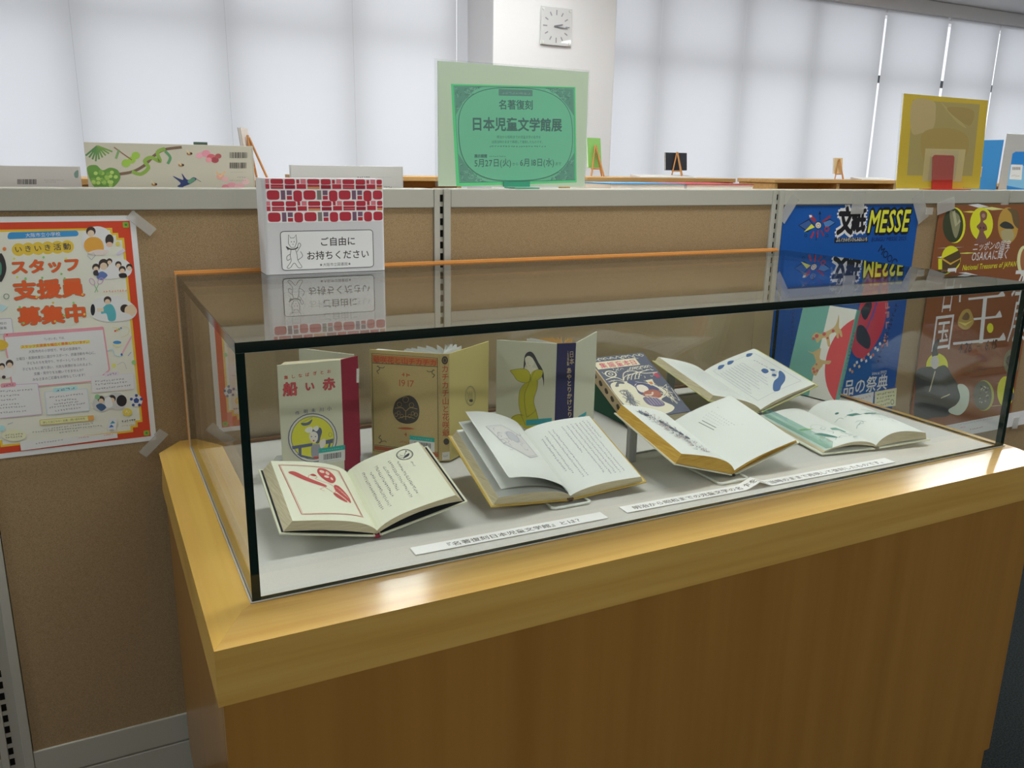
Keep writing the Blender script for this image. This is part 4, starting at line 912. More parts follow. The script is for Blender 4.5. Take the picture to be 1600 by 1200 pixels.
# ---------------- caption strips
def strip(name, label, corners, txt, fold=None):
    """corners in pixels on the case floor: front-left, front-right, back-right, back-left"""
    P4 = [onz(*q, .0) for q in corners]; o = (P4[0] + P4[3]) / 2; e = ((P4[1] + P4[2]) / 2 - o); Ls = e.length; e.normalize(); nb = Vector((-e.y, e.x, 0)); hw = ((P4[3] - P4[0]).length) / 2
    t = thing(name, label, 'caption', (o.x, o.y, 0), 'printed paper caption strips')
    zf = lambda a: .0012 + (0 if not fold else .0105 * max(0, 1 - abs(a / Ls - fold) / .045))
    us = sorted(set([Ls * i / 80 for i in range(81)]))
    f = lambda a, b, h=0.0: o + e * a + nb * b + Vector((0, 0, zf(a) + h))
    mb = MB(); mb.sheet(lambda a, b: f(a, b), us, [-hw, 0, hw], M['paper_white'], lambda a, b: f(a, b, -.0008)); mb.build('paper', t)
    c = Canvas(lambda a, b, h: f(a, b, h)); m = .14 if not fold else .03
    c.text(txt, Ls * m, -hw * .48, Ls * (.88 if not fold else .975), -hw * .52, (72, 74, 78), .012, .9); c.build(t)
strip('caption_strip', 'short white paper strip with one line of writing, left of the longer strip', [(650, 868), (951, 810), (937, 801), (640, 857)], '『名著復刻日本児童文学館』とは？')
strip('caption_strip', 'long white paper strip with a raised crease along the front glass', [(980, 802), (1397, 723), (1384, 716), (967, 793)], '明治から昭和までの児童文学の名作を出版当時のままで再現して復刻したものです。', .45)

# ================================================================== POSTERS ON THE PARTITION
YP = PY + .002       # face of the cork
def poster(name, label, x0, x1, z0, z1, paper, gain):
    t = thing(name, label, 'poster', ((x0 + x1) / 2, YP, z0))
    boxpart('sheet', t, (x0, YP - .0009, z0), (x1, YP - .0003, z1), paper)
    c = pcanvas((x0, YP - .0009, z0), (1, 0, 0), (0, 0, 1), gain); return t, c
def tape(t, u, v, ru, ln=.05, wd=.02, name='tape', y=None, m=None):
    p = ony(u, v, YP - .0035 if y is None else y); d = Vector((math.cos(ru), 0, math.sin(ru))); n = Vector((-d.z, 0, d.x))
    MB().box((-ln / 2, -wd / 2, -.0006), (ln / 2, wd / 2, .0006), m or M['tape'], frame(p, d, n, (0, -1, 0))).build(name, t)
# ---------------- recruiting poster, red border
x0, x1, z0, z1 = -.353, -.056, .005, .432
t, c = poster('recruiting_poster', 'white poster with a red and yellow border and big orange characters', x0, x1, z0, z1, M['paper_white'], 1.75)
conv = c.conv; W_, H_ = x1 - x0, z1 - z0
c.conv = lambda a, b: (a, b)
def inset(m, st=0):
    a, b, e, f = m, m, W_ - m, H_ - m
    if not st: return [(a, b), (e, b), (e, f), (a, f)]
    s1, s2 = st, st * 2
    return [(a, b + s2), (a + s1, b + s2), (a + s1, b + s1), (a + s2, b + s1), (a + s2, b), (e - s2, b), (e - s2, b + s1), (e - s1, b + s1), (e - s1, b + s2), (e, b + s2), (e, f - s2), (e - s1, f - s2), (e - s1, f - s1), (e - s2, f - s1), (e - s2, f), (a + s2, f), (a + s2, f - s1), (a + s1, f - s1), (a + s1, f - s2), (a, f - s2)]
c.poly(inset(.0095), (176, 62, 40)); c.poly(inset(.0215, .009), (190, 158, 52)); c.poly(inset(.0255, .009), (196, 196, 176))
for (a, b) in ((.0165, .0165), (W_ - .0165, .0165), (.0165, H_ - .0165), (W_ - .0165, H_ - .0165)): c.rrect([(a - .005, b - .005), (a + .005, b - .005), (a + .005, b + .005), (a - .005, b + .005)], .002, (120, 150, 62)); c.ell(a, b, .002, .002, (60, 120, 50))
c.conv = conv
c.rrect([(11, 374), (123, 369), (122, 360), (13, 363)], 5, (58, 124, 172)); c.text('大阪市立小学校', 40, 370.5, 95, 368, (214, 222, 226), .005)
for i in range(6): c.ell(29 + i * 15.2, 390 - i * .9, 10.5, 10, (196, 162, 60))
for i, ch in enumerate('いきいき活動'): c.text(ch, 23 + i * 15.2, 394 - i * .9, 35.5 + i * 15.2, 393.4 - i * .9, (60, 60, 70), .01)
OR = (188, 84, 46); OL = (120, 120, 96)
for st, a, b, e, f in (('スタッフ', 17, 427, 127, 421), ('支援員', 22, 466, 133, 459.5), ('募集中', 29, 506, 137, 499.5)):
    c.text(st, a, b, e, f, OL, .062, .92); c.text(st, a, b, e, f, OR, .045, .92)
for (x, y, k) in ((22, 404, 0), (68, 402, 1), (103, 404, 0), (96, 428, 1), (40, 435, 1), (27, 433, 0), (40, 436, 1), (66, 434, 1), (101, 435, 1), (129, 460, 2), (57, 464, 2), (31, 480, 1), (83, 473, 2), (115, 473, 1), (37, 505, 1), (100, 493, 1), (132, 491, 0), (86, 502, 2)): c.ell(x, y, 1.9, 1.9, ((196, 190, 90), (120, 170, 100), (210, 160, 80))[k], 10)
# round photographs of staff and children
def head(x, y, r, hair=(58, 50, 46), face=(200, 168, 146)): c.ell(x, y - r * .2, r, r, hair, 14); c.ell(x, y + r * .25, r * .72, r * .72, face, 14)
c.ell(152, 376, 24.5, 22.5, (206, 206, 204)); c.blob([(132, 378), (140, 371), (152, 371), (160, 378), (162, 390), (155, 396), (140, 395), (132, 388)], (190, 140, 62)); head(142, 363, 7.5); c.ell(171, 375, 6.5, 9, (54, 48, 46)); c.ell(171, 382, 5, 4, (196, 160, 140)); c.blob([(136, 396), (152, 390), (170, 392), (160, 399)], (206, 176, 170))
c.blob([(148, 412), (160, 405), (178, 404), (196, 406), (206, 418), (202, 430), (186, 434), (168, 436), (150, 430), (144, 422)], (200, 200, 198))
for (x, y, r) in ((150, 419, 6), (162, 414, 8), (171, 409, 4.5), (185, 414, 5), (191, 422, 5.5), (202, 418, 5)): head(x, y, r)
c.blob([(152, 428), (160, 424), (168, 430), (160, 437), (152, 435)], (86, 104, 150)); c.blob([(186, 428), (196, 427), (198, 433), (188, 434)], (46, 44, 46)); c.blob([(146, 424), (152, 422), (154, 430), (147, 430)], (60, 56, 60))
c.blob([(141, 482), (148, 468), (166, 463), (188, 464), (206, 474), (214, 486), (206, 498), (186, 502), (160, 502), (144, 494)], (196, 202, 204)); c.blob([(160, 482), (168, 475), (176, 477), (181, 488), (180, 500), (170, 501), (166, 490), (158, 490)], (78, 150, 158)); head(168, 470, 6); c.ell(195, 482, 7, 6.5, (54, 46, 42)); c.blob([(196, 480), (208, 476), (213, 486), (206, 494), (196, 492)], (206, 170, 142)); c.ell(145, 484, 3.5, 9, (40, 40, 46)); c.blob([(186, 488), (200, 490), (206, 496), (190, 500)], (206, 210, 210)); c.line([(152, 484), (162, 484)], .006, (206, 174, 150))
c.blob([(0, 396), (7, 404), (10, 420), (6, 434), (0, 440), (-8, 420)], (50, 50, 50)); c.blob([(-4, 408), (2, 412), (2, 428), (-4, 430)], (70, 120, 100))
# small decorations
c.ell(7, 389, 3, 3, (206, 110, 60)); c.ring(10, 463, 4, 4, .0012, (110, 130, 110)); c.ell(184, 381, 3.6, 3.6, (196, 178, 90)); c.poly([(181, 396), (193, 388), (196, 392), (184, 400)], (180, 172, 196)); c.line([(143, 406), (137, 400), (138, 396), (142, 397), (146, 395), (149, 399), (143, 406)], .0010, (140, 150, 150)); c.ring(144, 440, 3.5, 5.5, .0011, (170, 130, 170), rot=-.6); c.ring(157, 439, 3.5, 5.5, .0011, (170, 130, 170), rot=.6); c.line([(147, 444), (153, 456)], .0012, (120, 160, 120)); c.line([(154, 444), (148, 457)], .0012, (120, 160, 120))
c.dashes(161, 456, 199, 453.5, .004, (190, 110, 80), 9, .6, 3); c.line([(186, 514), (192, 510), (201, 513), (200, 522), (190, 527)], .0008, (180, 170, 120), False, True)
for i, cl in enumerate(((190, 70, 60), (200, 150, 60), (110, 150, 90), (80, 110, 170))): c.ell(180 + i * 3, 517 - i * 1.5, 1.5, 1.5, cl, 8)
c.line([(206, 525), (191, 552)], .0028, (196, 150, 160)); c.ell(190, 554, 1.6, 2.2, (60, 90, 160)); c.ell(183, 537, 6.5, 5, (208, 190, 150)); c.ell(183, 535, 6.5, 2.6, (60, 120, 176)); c.line([(168, 548), (176, 546), (180, 555), (190, 556)], .0016, (150, 180, 206), False, True); c.ell(178, 571, 3, 3, (196, 186, 90)); c.ell(209, 566, 3.5, 3.5, (130, 170, 110)); c.line([(176, 511), (183, 512)], .0008, (190, 180, 100)); c.line([(200, 556), (205, 550)], .0012, (140, 140, 170)); c.line([(183, 570), (193, 566), (198, 577)], .0006, (150, 150, 150), False, True)
c.poly([(0, 475), (12, 479), (4, 487), (0, 486)], (160, 186, 214)); c.rrect([(-30, 500), (18, 497), (21, 521), (-30, 524)], 3, (206, 206, 204), .0008, (150, 140, 160)); c.text('校の', 0, 507, 11, 506.5, (70, 70, 76)); c.text('募集', 0, 514.5, 11, 514, (70, 70, 76))
# message window
c.rrect([(6, 524), (161, 511), (171, 578), (150, 595), (20, 607)], 2, (206, 206, 212), .0022, (196, 130, 140)); c.poly([(6, 521), (161, 510.5), (162, 515), (6.4, 527)], (196, 130, 140)); c.ell(11, 523, 1.4, 1.4, (200, 70, 60), 8)
TX = (76, 76, 90)
for st, a, b, e, f in (('「いきいき」では、', 67, 532, 104, 529), ('大阪市内の小学校で、平日の放課後や、', 45, 551.5, 131, 545.5), ('土曜日・長期休業日に遊びやスポーツ、読書活動を中心に、', 25, 563, 152, 552.5), ('子どもたちを見守り、サポートしていきます。', 42, 569.5, 138, 562), ('子どもたちに寄り添い、元気な笑顔があふれるよう、', 35, 579, 147, 570), ('支援・見守りをお願いできませんか？', 53, 586, 133, 579.5), ('みなさまのご応募をお待ちしています！', 51, 595, 136, 587)): c.text(st, a, b, e, f, TX, 0, 1.25)
c.poly([(32, 540), (140, 531.5), (140.4, 536), (32.4, 545)], (214, 178, 84)); c.text('スタッフ支援員を幅広く募集しています。', 33, 544, 140, 535.6, (190, 80, 50), .015, 1.05)
c.ell(-2, 539, 15, 8.5, (206, 158, 60)); c.ell(8, 575, 17, 16, (196, 186, 182)); head(15, 569, 6); head(3, 573, 5); c.ell(14, 581, 6, 6, (214, 204, 196)); c.ell(6, 589, 3, 2.5, (60, 50, 50))
# boxes of small print
def sbox(p4, pill, pc, rows, lc): 
    c.rrect(p4, 2, (202, 202, 206), .0011, lc); (a, b), (e, f) = pill; c.rrect([(a, b + 3.4), (e, f + 3.4), (e, f - 3.4), (a, b - 3.4)], 3, pc); c.dashes(a + 4, b, e - 4, f, .0038, (90, 80, 100), 4, .8, 4)
    for i, (a, b, e, f) in enumerate(rows): c.dashes(a, b, e, f, .0030, (100, 98, 108), max(5, int((e - a) / 4)), .82, 11 + i)
sbox([(-20, 603), (59, 599), (66, 647), (-20, 655)], ((1, 602.5), (25, 600.5)), (200, 130, 140), [(0, 611.5, 51, 608.5), (0, 619, 31, 616.5), (0, 625.5, 26, 623.5), (0, 633, 30, 630.5), (0, 637.5, 40, 634.5), (0, 645, 41, 641.5)], (176, 150, 180))
sbox([(70, 612), (136, 607), (140, 641), (74, 648)], ((83, 610), (121, 606)), (150, 186, 216), [(77, 621, 130, 615), (86, 626, 120, 623), (83, 632, 123, 627), (76, 637, 134, 630), (86, 642, 126, 636.5)], (160, 180, 206))
sbox([(142, 588), (208, 583), (210, 607), (145, 613)], ((163, 585.5), (186, 583)), (190, 180, 206), [(148, 596, 194, 592), (148, 601, 199, 596.5), (149, 608, 205, 601.5)], (190, 180, 206))
c.blob([(145, 631), (149, 620), (158, 617), (166, 619), (176, 614), (188, 614), (196, 622), (196, 634), (186, 640), (172, 638), (160, 643), (149, 640)], (170, 170, 168)); head(158, 625, 5.5); head(175, 624, 6); c.ell(190, 626, 8, 9, (42, 40, 42)); c.blob([(150, 634), (158, 630), (166, 636), (158, 642)], (56, 80, 110)); c.blob([(164, 624), (172, 620), (176, 634), (166, 636)], (206, 200, 196)); c.ell(152, 620, 4, 4, (120, 160, 120))
c.ell(213, 626, 9.5, 9.5, (214, 216, 214)); c.poly([(213, 621), (217.5, 624.5), (216, 629.5), (210, 629.5), (208.5, 624.5)], (50, 70, 120))
for a in range(5): t_ = math.radians(-90 + a * 72 + 0); x, y = 213 + 8.2 * math.cos(t_), 626 + 8.2 * math.sin(t_); c.ell(x, y, 2.4, 2.4, (50, 70, 120), 8)
c.ell(199, 644, 7.5, 6, (206, 170, 70)); c.line([(196, 645), (198, 641), (200, 646), (203, 642)], .0012, (240, 236, 220)); c.dashes(190, 658.5, 212, 656, .0052, (80, 80, 84), 6, .8, 1); c.dashes(190, 665.5, 212, 663, .002, (140, 110, 110), 8, .7, 2)
c.rrect([(62, 656), (146, 649), (147, 656.5), (63, 664)], 2, (206, 202, 140), .0010, (170, 150, 90)); c.rrect([(137, 649.5), (146, 648.5), (147, 656.5), (138, 657.5)], 1.5, (206, 140, 80)); c.text('詳しくはこちら！応募・問い合わせ先', 67, 661.5, 133, 655, (96, 86, 56), 0, 1.1)
c.poly([(170, 654), (183, 652.5), (180.5, 672), (167.5, 670)], (206, 212, 216)); c.poly([(172, 662), (176, 657), (180, 661)], (60, 130, 150)); c.poly([(170, 668), (174, 663), (178, 667)], (60, 110, 170))
c.poly([(31, 690), (183, 676), (184, 684), (33, 704)], (206, 206, 186)); c.ell(22, 680, 19, 9, (206, 204, 160)); c.dashes(7, 680, 36, 677.5, .003, (100, 96, 70), 7, .8, 2); c.dashes(8, 684, 35, 681.5, .003, (100, 96, 70), 7, .8, 3)
for i, (a, b, e, f) in enumerate(((66, 671, 145, 661), (50, 675.5, 160, 664.5), (92, 676, 122, 672.5), (55, 693, 98, 687), (122, 684, 139, 682), (162, 680, 176, 678))): c.dashes(a, b, e, f, .0024, (104, 102, 106) if i < 4 else (190, 90, 90), max(5, int((e - a) / 4)), .85, 70 + i)
c.blob([(-2, 665), (6, 665), (8, 671), (0, 674)], (150, 186, 216)); c.line([(12, 663), (20, 660)], .001, (130, 130, 140))
c.build(t, 'printed_picture', 'lettering')
tape(t, 221, 349, -.75, .05, .018); tape(t, 236, 697, .75, .045, .018); tape(t, 252, 679, -.75, .02, .016)

# ---------------- blue stationery fair poster
x0, x1, z1 = 1.505, 2.030, .4395; z0 = z1 - .728
t, c = poster('blue_poster', 'large blue poster with black and yellow brush lettering', x0, x1, z0, z1, mat('blue_poster_paper', rgb(26, 92, 176), .45, .35), 1.8)
# emblem
k = (26, 26, 34)
c.poly([(1248, 352), (1264, 343), (1272, 353), (1262, 362)], (52, 80, 130)); c.line([(1248, 352), (1264, 343), (1272, 353), (1262, 362)], .003, k, True); c.poly([(1286, 347), (1297, 343), (1305, 348), (1290, 358)], (70, 110, 160)); c.line([(1286, 347), (1297, 343), (1305, 348), (1290, 358)], .0025, k, True)
c.poly([(1256, 362.5), (1268, 350), (1273, 355)], (206, 196, 60)); c.line([(1266, 337), (1274, 346)], .010, (130, 48, 62)); c.poly([(1264, 336), (1268, 336), (1269, 339), (1265, 340)], (210, 196, 180)); c.ell(1278.5, 352, 4.8, 5.2, (206, 176, 160)); c.ring(1278.5, 352, 4.8, 5.2, .0018, k); c.ring(1278.5, 352.5, 2.2, 2.4, .0010, k)
c.line([(1285, 347), (1298, 337)], .006, (120, 44, 60)); c.ring(1292, 358, 3, 3, .004, (130, 50, 66)); c.line([(1272, 362), (1267, 372)], .006, (150, 46, 60)); c.line([(1278, 360), (1277, 371)], .005, (150, 46, 60)); c.line([(1283, 360), (1287, 369)], .005, (120, 44, 60)); c.line([(1281, 344), (1281, 331)], .002, k); c.poly([(1279, 335), (1281, 329), (1283, 335)], k); c.line([(1276, 366), (1275, 376)], .002, k); c.ring(1259, 368, 2, 2, .0012, k); c.ring(1292, 368, 2, 2, .0012, k)
for wt, cl in ((.16, (208, 210, 206)), (.055, (26, 24, 28))): c.text('文', 1307, 362, 1332, 362, cl, wt, 1.25); c.text('紙', 1329, 359, 1351, 358.5, cl, wt, 1.2)
for wt, cl in ((.11, (24, 24, 30)), (.02, (208, 196, 54))): c.text('MESSE', 1354, 363, 1419, 361, cl, wt, 1.45, .12)
c.poly([(1304, 372), (1356, 370.5), (1356, 378), (1303.5, 379.5)], (28, 28, 32)); c.text('ぶんぐかみせいひんみほんいち', 1306, 377.7, 1355, 376.3, (206, 206, 206), .01, 1.5); c.text('BUNGU MESSE 2025', 1361, 377, 1416, 375, (22, 44, 96), .02)
for i, ch in enumerate('MOOC'): c.text(ch, 1371 + i * 6.5, 392 + i * 6.6, 1378 + i * 6.5, 399 + i * 6.6, (20, 34, 64), .01)
# body picture: red fan shape, black wing, scattered pieces
c.blob([(1330, 540), (1345, 470), (1356, 425), (1382, 418), (1388, 450), (1382, 505), (1366, 540), (1345, 560)], (170, 50, 70)); c.line([(1362, 500), (1376, 450), (1378, 430)], .006, (120, 60, 120), False, True); c.line([(1352, 520), (1370, 470), (1374, 440)], .004, (60, 70, 140), False, True)
c.blob([(1340, 510), (1350, 510), (1360, 530), (1357, 545), (1346, 540), (1338, 530)], (44, 44, 60)); c.blob([(1345, 485), (1358, 470), (1362, 480), (1352, 500)], (40, 40, 54))
rnd = random.Random(4)
for i in range(16): x, y = 1326 + i * 3.6, 580 - i * 3.0 + rnd.uniform(-6, 6); c.poly([(x, y), (x + 3, y - 2), (x + 4, y + 2), (x + 1, y + 4)], rnd.choice(((200, 160, 130), (180, 90, 80), (190, 196, 200), (200, 120, 90))))
c.dashes(1387, 470, 1383, 545, .020, (170, 120, 120), 5, .8, 5); c.dashes(1402, 474, 1370, 568, .016, (30, 40, 84), 13, .75, 6); c.dashes(1240, 486, 1236, 556, .012, (30, 50, 100), 10, .75, 7)
c.text('since1992', 1362, 586, 1385, 584, (190, 200, 210), 0); c.text('品の祭典', 1316, 617, 1386, 606, (200, 206, 210), .015, 1.1)
c.poly([(1300, 632), (1400, 604), (1400, 608), (1300, 640)], (96, 76, 140)); c.poly([(1318, 622), (1365, 612), (1363, 634), (1322, 640)], (196, 190, 200)); c.poly([(1367, 612), (1401, 606), (1399, 634), (1366, 638)], (196, 196, 150))
for i in range(4): c.dashes(1369, 617 + i * 6, 1398 - (i > 1) * 8, 611.5 + i * 6, .006, (90, 90, 70), 7, .85, i)
c.dashes(1326, 626, 1360, 619, .005, (170, 90, 120), 8, .8, 9); c.ring(1394, 628, 2.4, 3.6, .002, (60, 90, 70)); c.build(t, 'printed_picture', 'lettering')
tape(t, 1232, 326, .95, .075, .03); tape(t, 1341, 317, 1.57, .06, .048); tape(t, 1438, 324, 2.1, .085, .045)

# ---------------- brown museum poster, hung over the joint between two screens
YP = PY - .0025
x0, x1, z1 = 2.112, 2.627, .436; z0 = z1 - .728
t, c = poster('brown_poster', 'large brown poster with white characters and oval pictures of treasures', x0, x1, z0, z1, mat('brown_poster_paper', rgb(150, 92, 58), .5, .3), 1.8)
for (a, b, e, f, cl) in ((1512, 320, 1545, 323, (186, 196, 200)), (1530, 325, 1570, 327, (200, 196, 120)), (1504, 331, 1530, 331, (200, 180, 60)), (1464, 388, 1506, 386, (170, 190, 196)), (1496, 396, 1526, 395, (190, 190, 90)), (1464, 402, 1480, 402, (200, 196, 200)), (1490, 427, 1528, 430, (190, 190, 196)), (1556, 599, 1575, 597, (190, 190, 90)), (1548, 612, 1578, 609, (180, 190, 190)), (1530, 636, 1580, 632, (180, 170, 90))): c.poly([(a, b), ((a + e) / 2, b - 1.6), (e, f), ((a + e) / 2, f + 1.6)], cl)
YL = (200, 196, 44)
c.ell(1491.5, 352, 17, 28, YL); c.ell(1489, 352, 16, 27, (52, 58, 40)); c.blob([(1484, 330), (1498, 336), (1500, 352), (1494, 372), (1488, 360)], (120, 118, 90)); c.line([(1490, 330), (1494, 352), (1500, 344)], .012, (150, 148, 120))
c.ell(1533.5, 350, 18, 26, YL); c.blob([(1531, 333), (1536, 329), (1542, 333), (1541, 342), (1536, 346), (1541, 352), (1542, 359), (1537, 362), (1541, 371), (1541, 378), (1525, 379), (1529, 366), (1530, 360), (1526, 354), (1532, 346)], (110, 76, 66)); c.ell(1536.5, 337, 2.8, 3.4, (150, 116, 100)); c.ell(1532, 356, 1.4, 1.8, (70, 50, 46)); c.ell(1537, 356, 1.4, 1.8, (70, 50, 46))
c.ell(1575, 352, 16, 28, (160, 128, 60)); c.blob([(1574, 326), (1590, 330), (1592, 356), (1584, 350), (1580, 334)], (92, 76, 52)); c.blob([(1562, 352), (1570, 346), (1580, 350), (1584, 357), (1570, 357)], (50, 54, 50)); c.blob([(1564, 362), (1580, 358), (1584, 372), (1570, 378)], (150, 140, 104))
c.ell(1486, 404, 15, 20, YL); c.rect(1466, 404, 1473, 421, YL); c.poly([(1472, 404), (1498, 391), (1501, 398), (1500, 410), (1490, 423), (1472, 421)], (74, 60, 40)); c.poly([(1471, 402), (1485, 411), (1501, 403), (1500, 405), (1485, 414), (1471, 405)], (176, 140, 60)); c.ell(1600, 408, 11, 24, (196, 206, 140)); c.ell(1603, 408, 9, 21, (140, 90, 60))
c.text('ニッポンの国宝', 1519, 391.5, 1578, 387, (206, 196, 186), .005, 1.1, .15); c.text('OSAKAに輝く', 1517, 407.5, 1575, 403, (206, 196, 186), .005, 1.3, .1); c.text('National Treasures of JAPAN', 1503, 422.5, 1587, 416, YL, .01, 1.2, .15)
WH = (206, 206, 212)
c.text('日', 1468, 483, 1489, 481, WH, -.005, 2.6); c.text('国', 1453, 545, 1487, 540, WH, .0, 1.25); c.text('本', 1577, 470, 1608, 468, WH, .0, 1.5); c.text('展', 1573, 529, 1603, 526, WH, .0, 1.5); c.line([(1501, 444), (1499.5, 472)], .008, WH)
# the big character with triangular serifs
c.poly([(1513, 465.5), (1570, 459.5), (1570, 463), (1513, 469)], WH); c.poly([(1559, 461), (1567, 453.5), (1570, 461.5)], WH); c.poly([(1536.5, 464), (1542.5, 463.5), (1535.5, 536), (1529.5, 536.5)], WH); c.poly([(1521, 497), (1565, 492.5), (1565, 495.8), (1521, 500.5)], WH); c.poly([(1555, 494), (1562, 485), (1565.5, 494)], WH); c.poly([(1489, 535), (1571, 527), (1571, 531.5), (1489, 539)], WH); c.poly([(1560, 530), (1568, 519.5), (1571.5, 529)], WH); c.ell(1547, 512.5, 5, 7.5, YL)
c.blob([(1497, 500), (1504, 486), (1514, 483), (1520, 494), (1521, 505), (1510, 515), (1498, 510)], (150, 128, 70)); c.blob([(1503, 498), (1510, 488), (1515, 494), (1512, 500)], (104, 80, 56)); c.poly([(1497, 503), (1508, 509), (1521, 500), (1509, 505)], (196, 170, 90))
c.text('4.26', 1496, 552, 1518, 550, (70, 52, 46), .02, 1.2); c.text('6.15', 1538, 547, 1557, 545, (70, 52, 46), .02, 1.2); c.line([(1526, 541), (1533, 540)], .004, (70, 52, 46)); c.dashes(1505, 581, 1541, 577, .010, (96, 70, 56), 7, .85, 2)
for i in range(5): c.dashes(1506, 556 + i * 4.4, 1556 - i * 3, 552 + i * 4, .003, (110, 76, 60), 12, .7, 20 + i)
# plain dark robed figure
c.ell(1464, 572, 17, 20, YL); c.blob([(1432, 580), (1448, 573), (1462, 574), (1477, 571), (1488, 588), (1497, 602), (1500, 622), (1490, 640), (1480, 650), (1462, 652), (1430, 654), (1430, 610)], (54, 54, 56)); c.ell(1460.5, 566, 6.5, 10.5, (176, 174, 168)); c.blob([(1456, 556), (1458, 540), (1464, 530), (1468, 532), (1464, 546), (1466, 554), (1460, 556)], (60, 58, 58)); c.line([(1461, 580), (1452, 612)], .006, (150, 140, 120)); c.line([(1470, 622), (1484, 616)], .004, (150, 140, 110))
c.blob([(1496, 602), (1506, 601), (1514, 612), (1512, 634), (1500, 648), (1486, 646), (1482, 640), (1494, 632), (1500, 620)], (176, 186, 172)); c.ell(1537, 618, 16, 24, (150, 150, 70)); c.ell(1535, 618, 14.5, 23, (92, 88, 76)); c.ell(1571, 612, 13, 24, YL); c.ell(1576, 618, 8, 10, (90, 88, 92)); c.line([(1575, 596), (1577, 612)], .012, (86, 84, 88)); c.ell(1580, 566, 12, 20, (110, 106, 84)); c.ell(1578, 564, 6, 9, (70, 64, 56))
rnd = random.Random(6)
for i in range(26): x, y = 1526 + rnd.uniform(0, 18), 600 + rnd.uniform(0, 34); c.line([(x, y), (x + rnd.uniform(-3, 3), y + rnd.uniform(-3, 3))], .004, rnd.choice(((140, 136, 116), (60, 58, 50), (170, 166, 140))))
c.poly([(1440, 672), (1606, 640), (1604, 662), (1438, 694)], (196, 198, 202)); c.dashes(1496, 664, 1552, 653, .0035, (110, 110, 116), 16, .8, 4); c.dashes(1514, 671, 1536, 667, .006, (150, 90, 110), 6, .8, 7); c.dashes(1500, 668, 1508, 667, .006, (200, 90, 120), 3, .8, 2); c.ell(1567.5, 654, 3.5, 5, (110, 104, 70)); c.ell(1567.5, 653, 2, 3, (196, 190, 150)); c.build(t, 'printed_picture', 'lettering')
tape(t, 1478, 322, .25, .075, .035); tape(t, 1452, 330, 1.57, .02, .03); tape(t, 1587, 661, 1.5, .04, .03)

# ================================================================== SIGNS ON TOP OF THE PARTITION
# green exhibition sign
YS = .728; TL_, TR_, BL_, BR_ = [ony(u, v, YS) for u, v in ((681, 98), (916, 109), (689, 294), (918, 293))]
xs0 = .5 * (TL_.x + BL_.x) ; xs1 = .5 * (TR_.x + BR_.x); zs = TOP + .0035; zt = .5 * (TL_.z + TR_.z)
print('green sign', TL_, TR_, BL_, BR_)
gs = thing('exhibition_sign', 'green exhibition sign card in a clear sleeve on the partition top', 'sign', ((xs0 + xs1) / 2, YS, TOP))
MB().prism([(xs0 - .006, zs), (xs1 + .004, zs), (xs1 + .004, zt + .004), (xs0 - .006, zt + .004)], 0, .0015, M['acrylic'], frame((0, YS + .0042, 0), (1, 0, 0), (0, 0, 1), (0, 1, 0))).build('clear_sheet', gs)
boxpart('pale_card', gs, (xs0, YS + .0012, zs + .001), (xs1, YS + .004, zt), mat('pale_green_card', rgb(196, 214, 188), .55, .3))
c = pcanvas((xs0, YS + .0012, zs), (1, 0, 0), (0, 0, 1), 1.35); gn = (104, 170, 138); dkg = (74, 104, 98)
gq = [(704.5, 131), (899, 136), (901, 283), (716, 287)]
c.poly([(704.5, 131), (899, 136), (901, 285), (713, 291)], (90, 186, 124)); c.poly([(708, 133.5), (897, 137.5), (898, 282), (718, 286)], gn)
c.line([(709, 134.5), (896.5, 138), (898.5, 281.5), (718, 285.5)], .0012, dkg, True)
def bil(a, b):    # unit square to the card
    (ax, ay), (bx, by), (cx2, cy2), (dx, dy) = (709.5, 134.8), (896, 138.2), (898.2, 281), (718.5, 285)
    return ((1 - b) * ((1 - a) * ax + a * bx) + b * ((1 - a) * dx + a * cx2), (1 - b) * ((1 - a) * ay + a * by) + b * ((1 - a) * dy + a * cy2))
ov = []
for i in range(72):
    th = i * 2 * math.pi / 72; cs, sn = math.cos(th), math.sin(th); ov.append(bil(.5 + .485 * math.copysign(abs(cs) ** .72, cs), .5 + .495 * math.copysign(abs(sn) ** .72, sn)))
rnd = random.Random(12)
for (ox, oy, sx, sy) in ((0, 0, 1, 1), (1, 0, -1, 1), (0, 1, 1, -1), (1, 1, -1, -1)):
    c.poly([bil(ox + sx * .004, oy + sy * .006)] + [bil(ox + sx * (.012 + .26 * (1 - math.cos(q * math.pi / 20)) if 0 else ox * 0 + .26 * (q / 10)), oy + sy * (.30 * (1 - (q / 10)) ** 1.9)) for q in range(11)][::-1], (92, 136, 120))
    for i in range(34):
        a = rnd.uniform(.01, .22); b = rnd.uniform(.01, .30 * max(.03, 1 - a / .26) ** 1.5); r = .022; q = rnd.uniform(0, 6.28)
        c.line([bil(ox + sx * max(.004, a + r * math.cos(q + t_) * (.3 + .2 * t_)), oy + sy * max(.006, b + 1.3 * r * math.sin(q + t_) * (.3 + .2 * t_))) for t_ in (0, .8, 1.6, 2.4)], .0008, rnd.choice((dkg, (120, 176, 150))), False, True)
c.poly(ov, gn); c.line(ov, .0014, dkg, True)
c.rrect([(779, 139), (832, 140.5), (832, 150.5), (779, 149.5)], 1.5, (92, 128, 118)); c.dashes(784, 145, 828, 146, .005, (110, 150, 138), 9, .9, 4)
c.text('名著復刻', 779, 169.5, 833, 170, dkg, .02); c.text('日本児童文学館展', 736, 202, 878, 203.5, dkg, .03, 1.05)
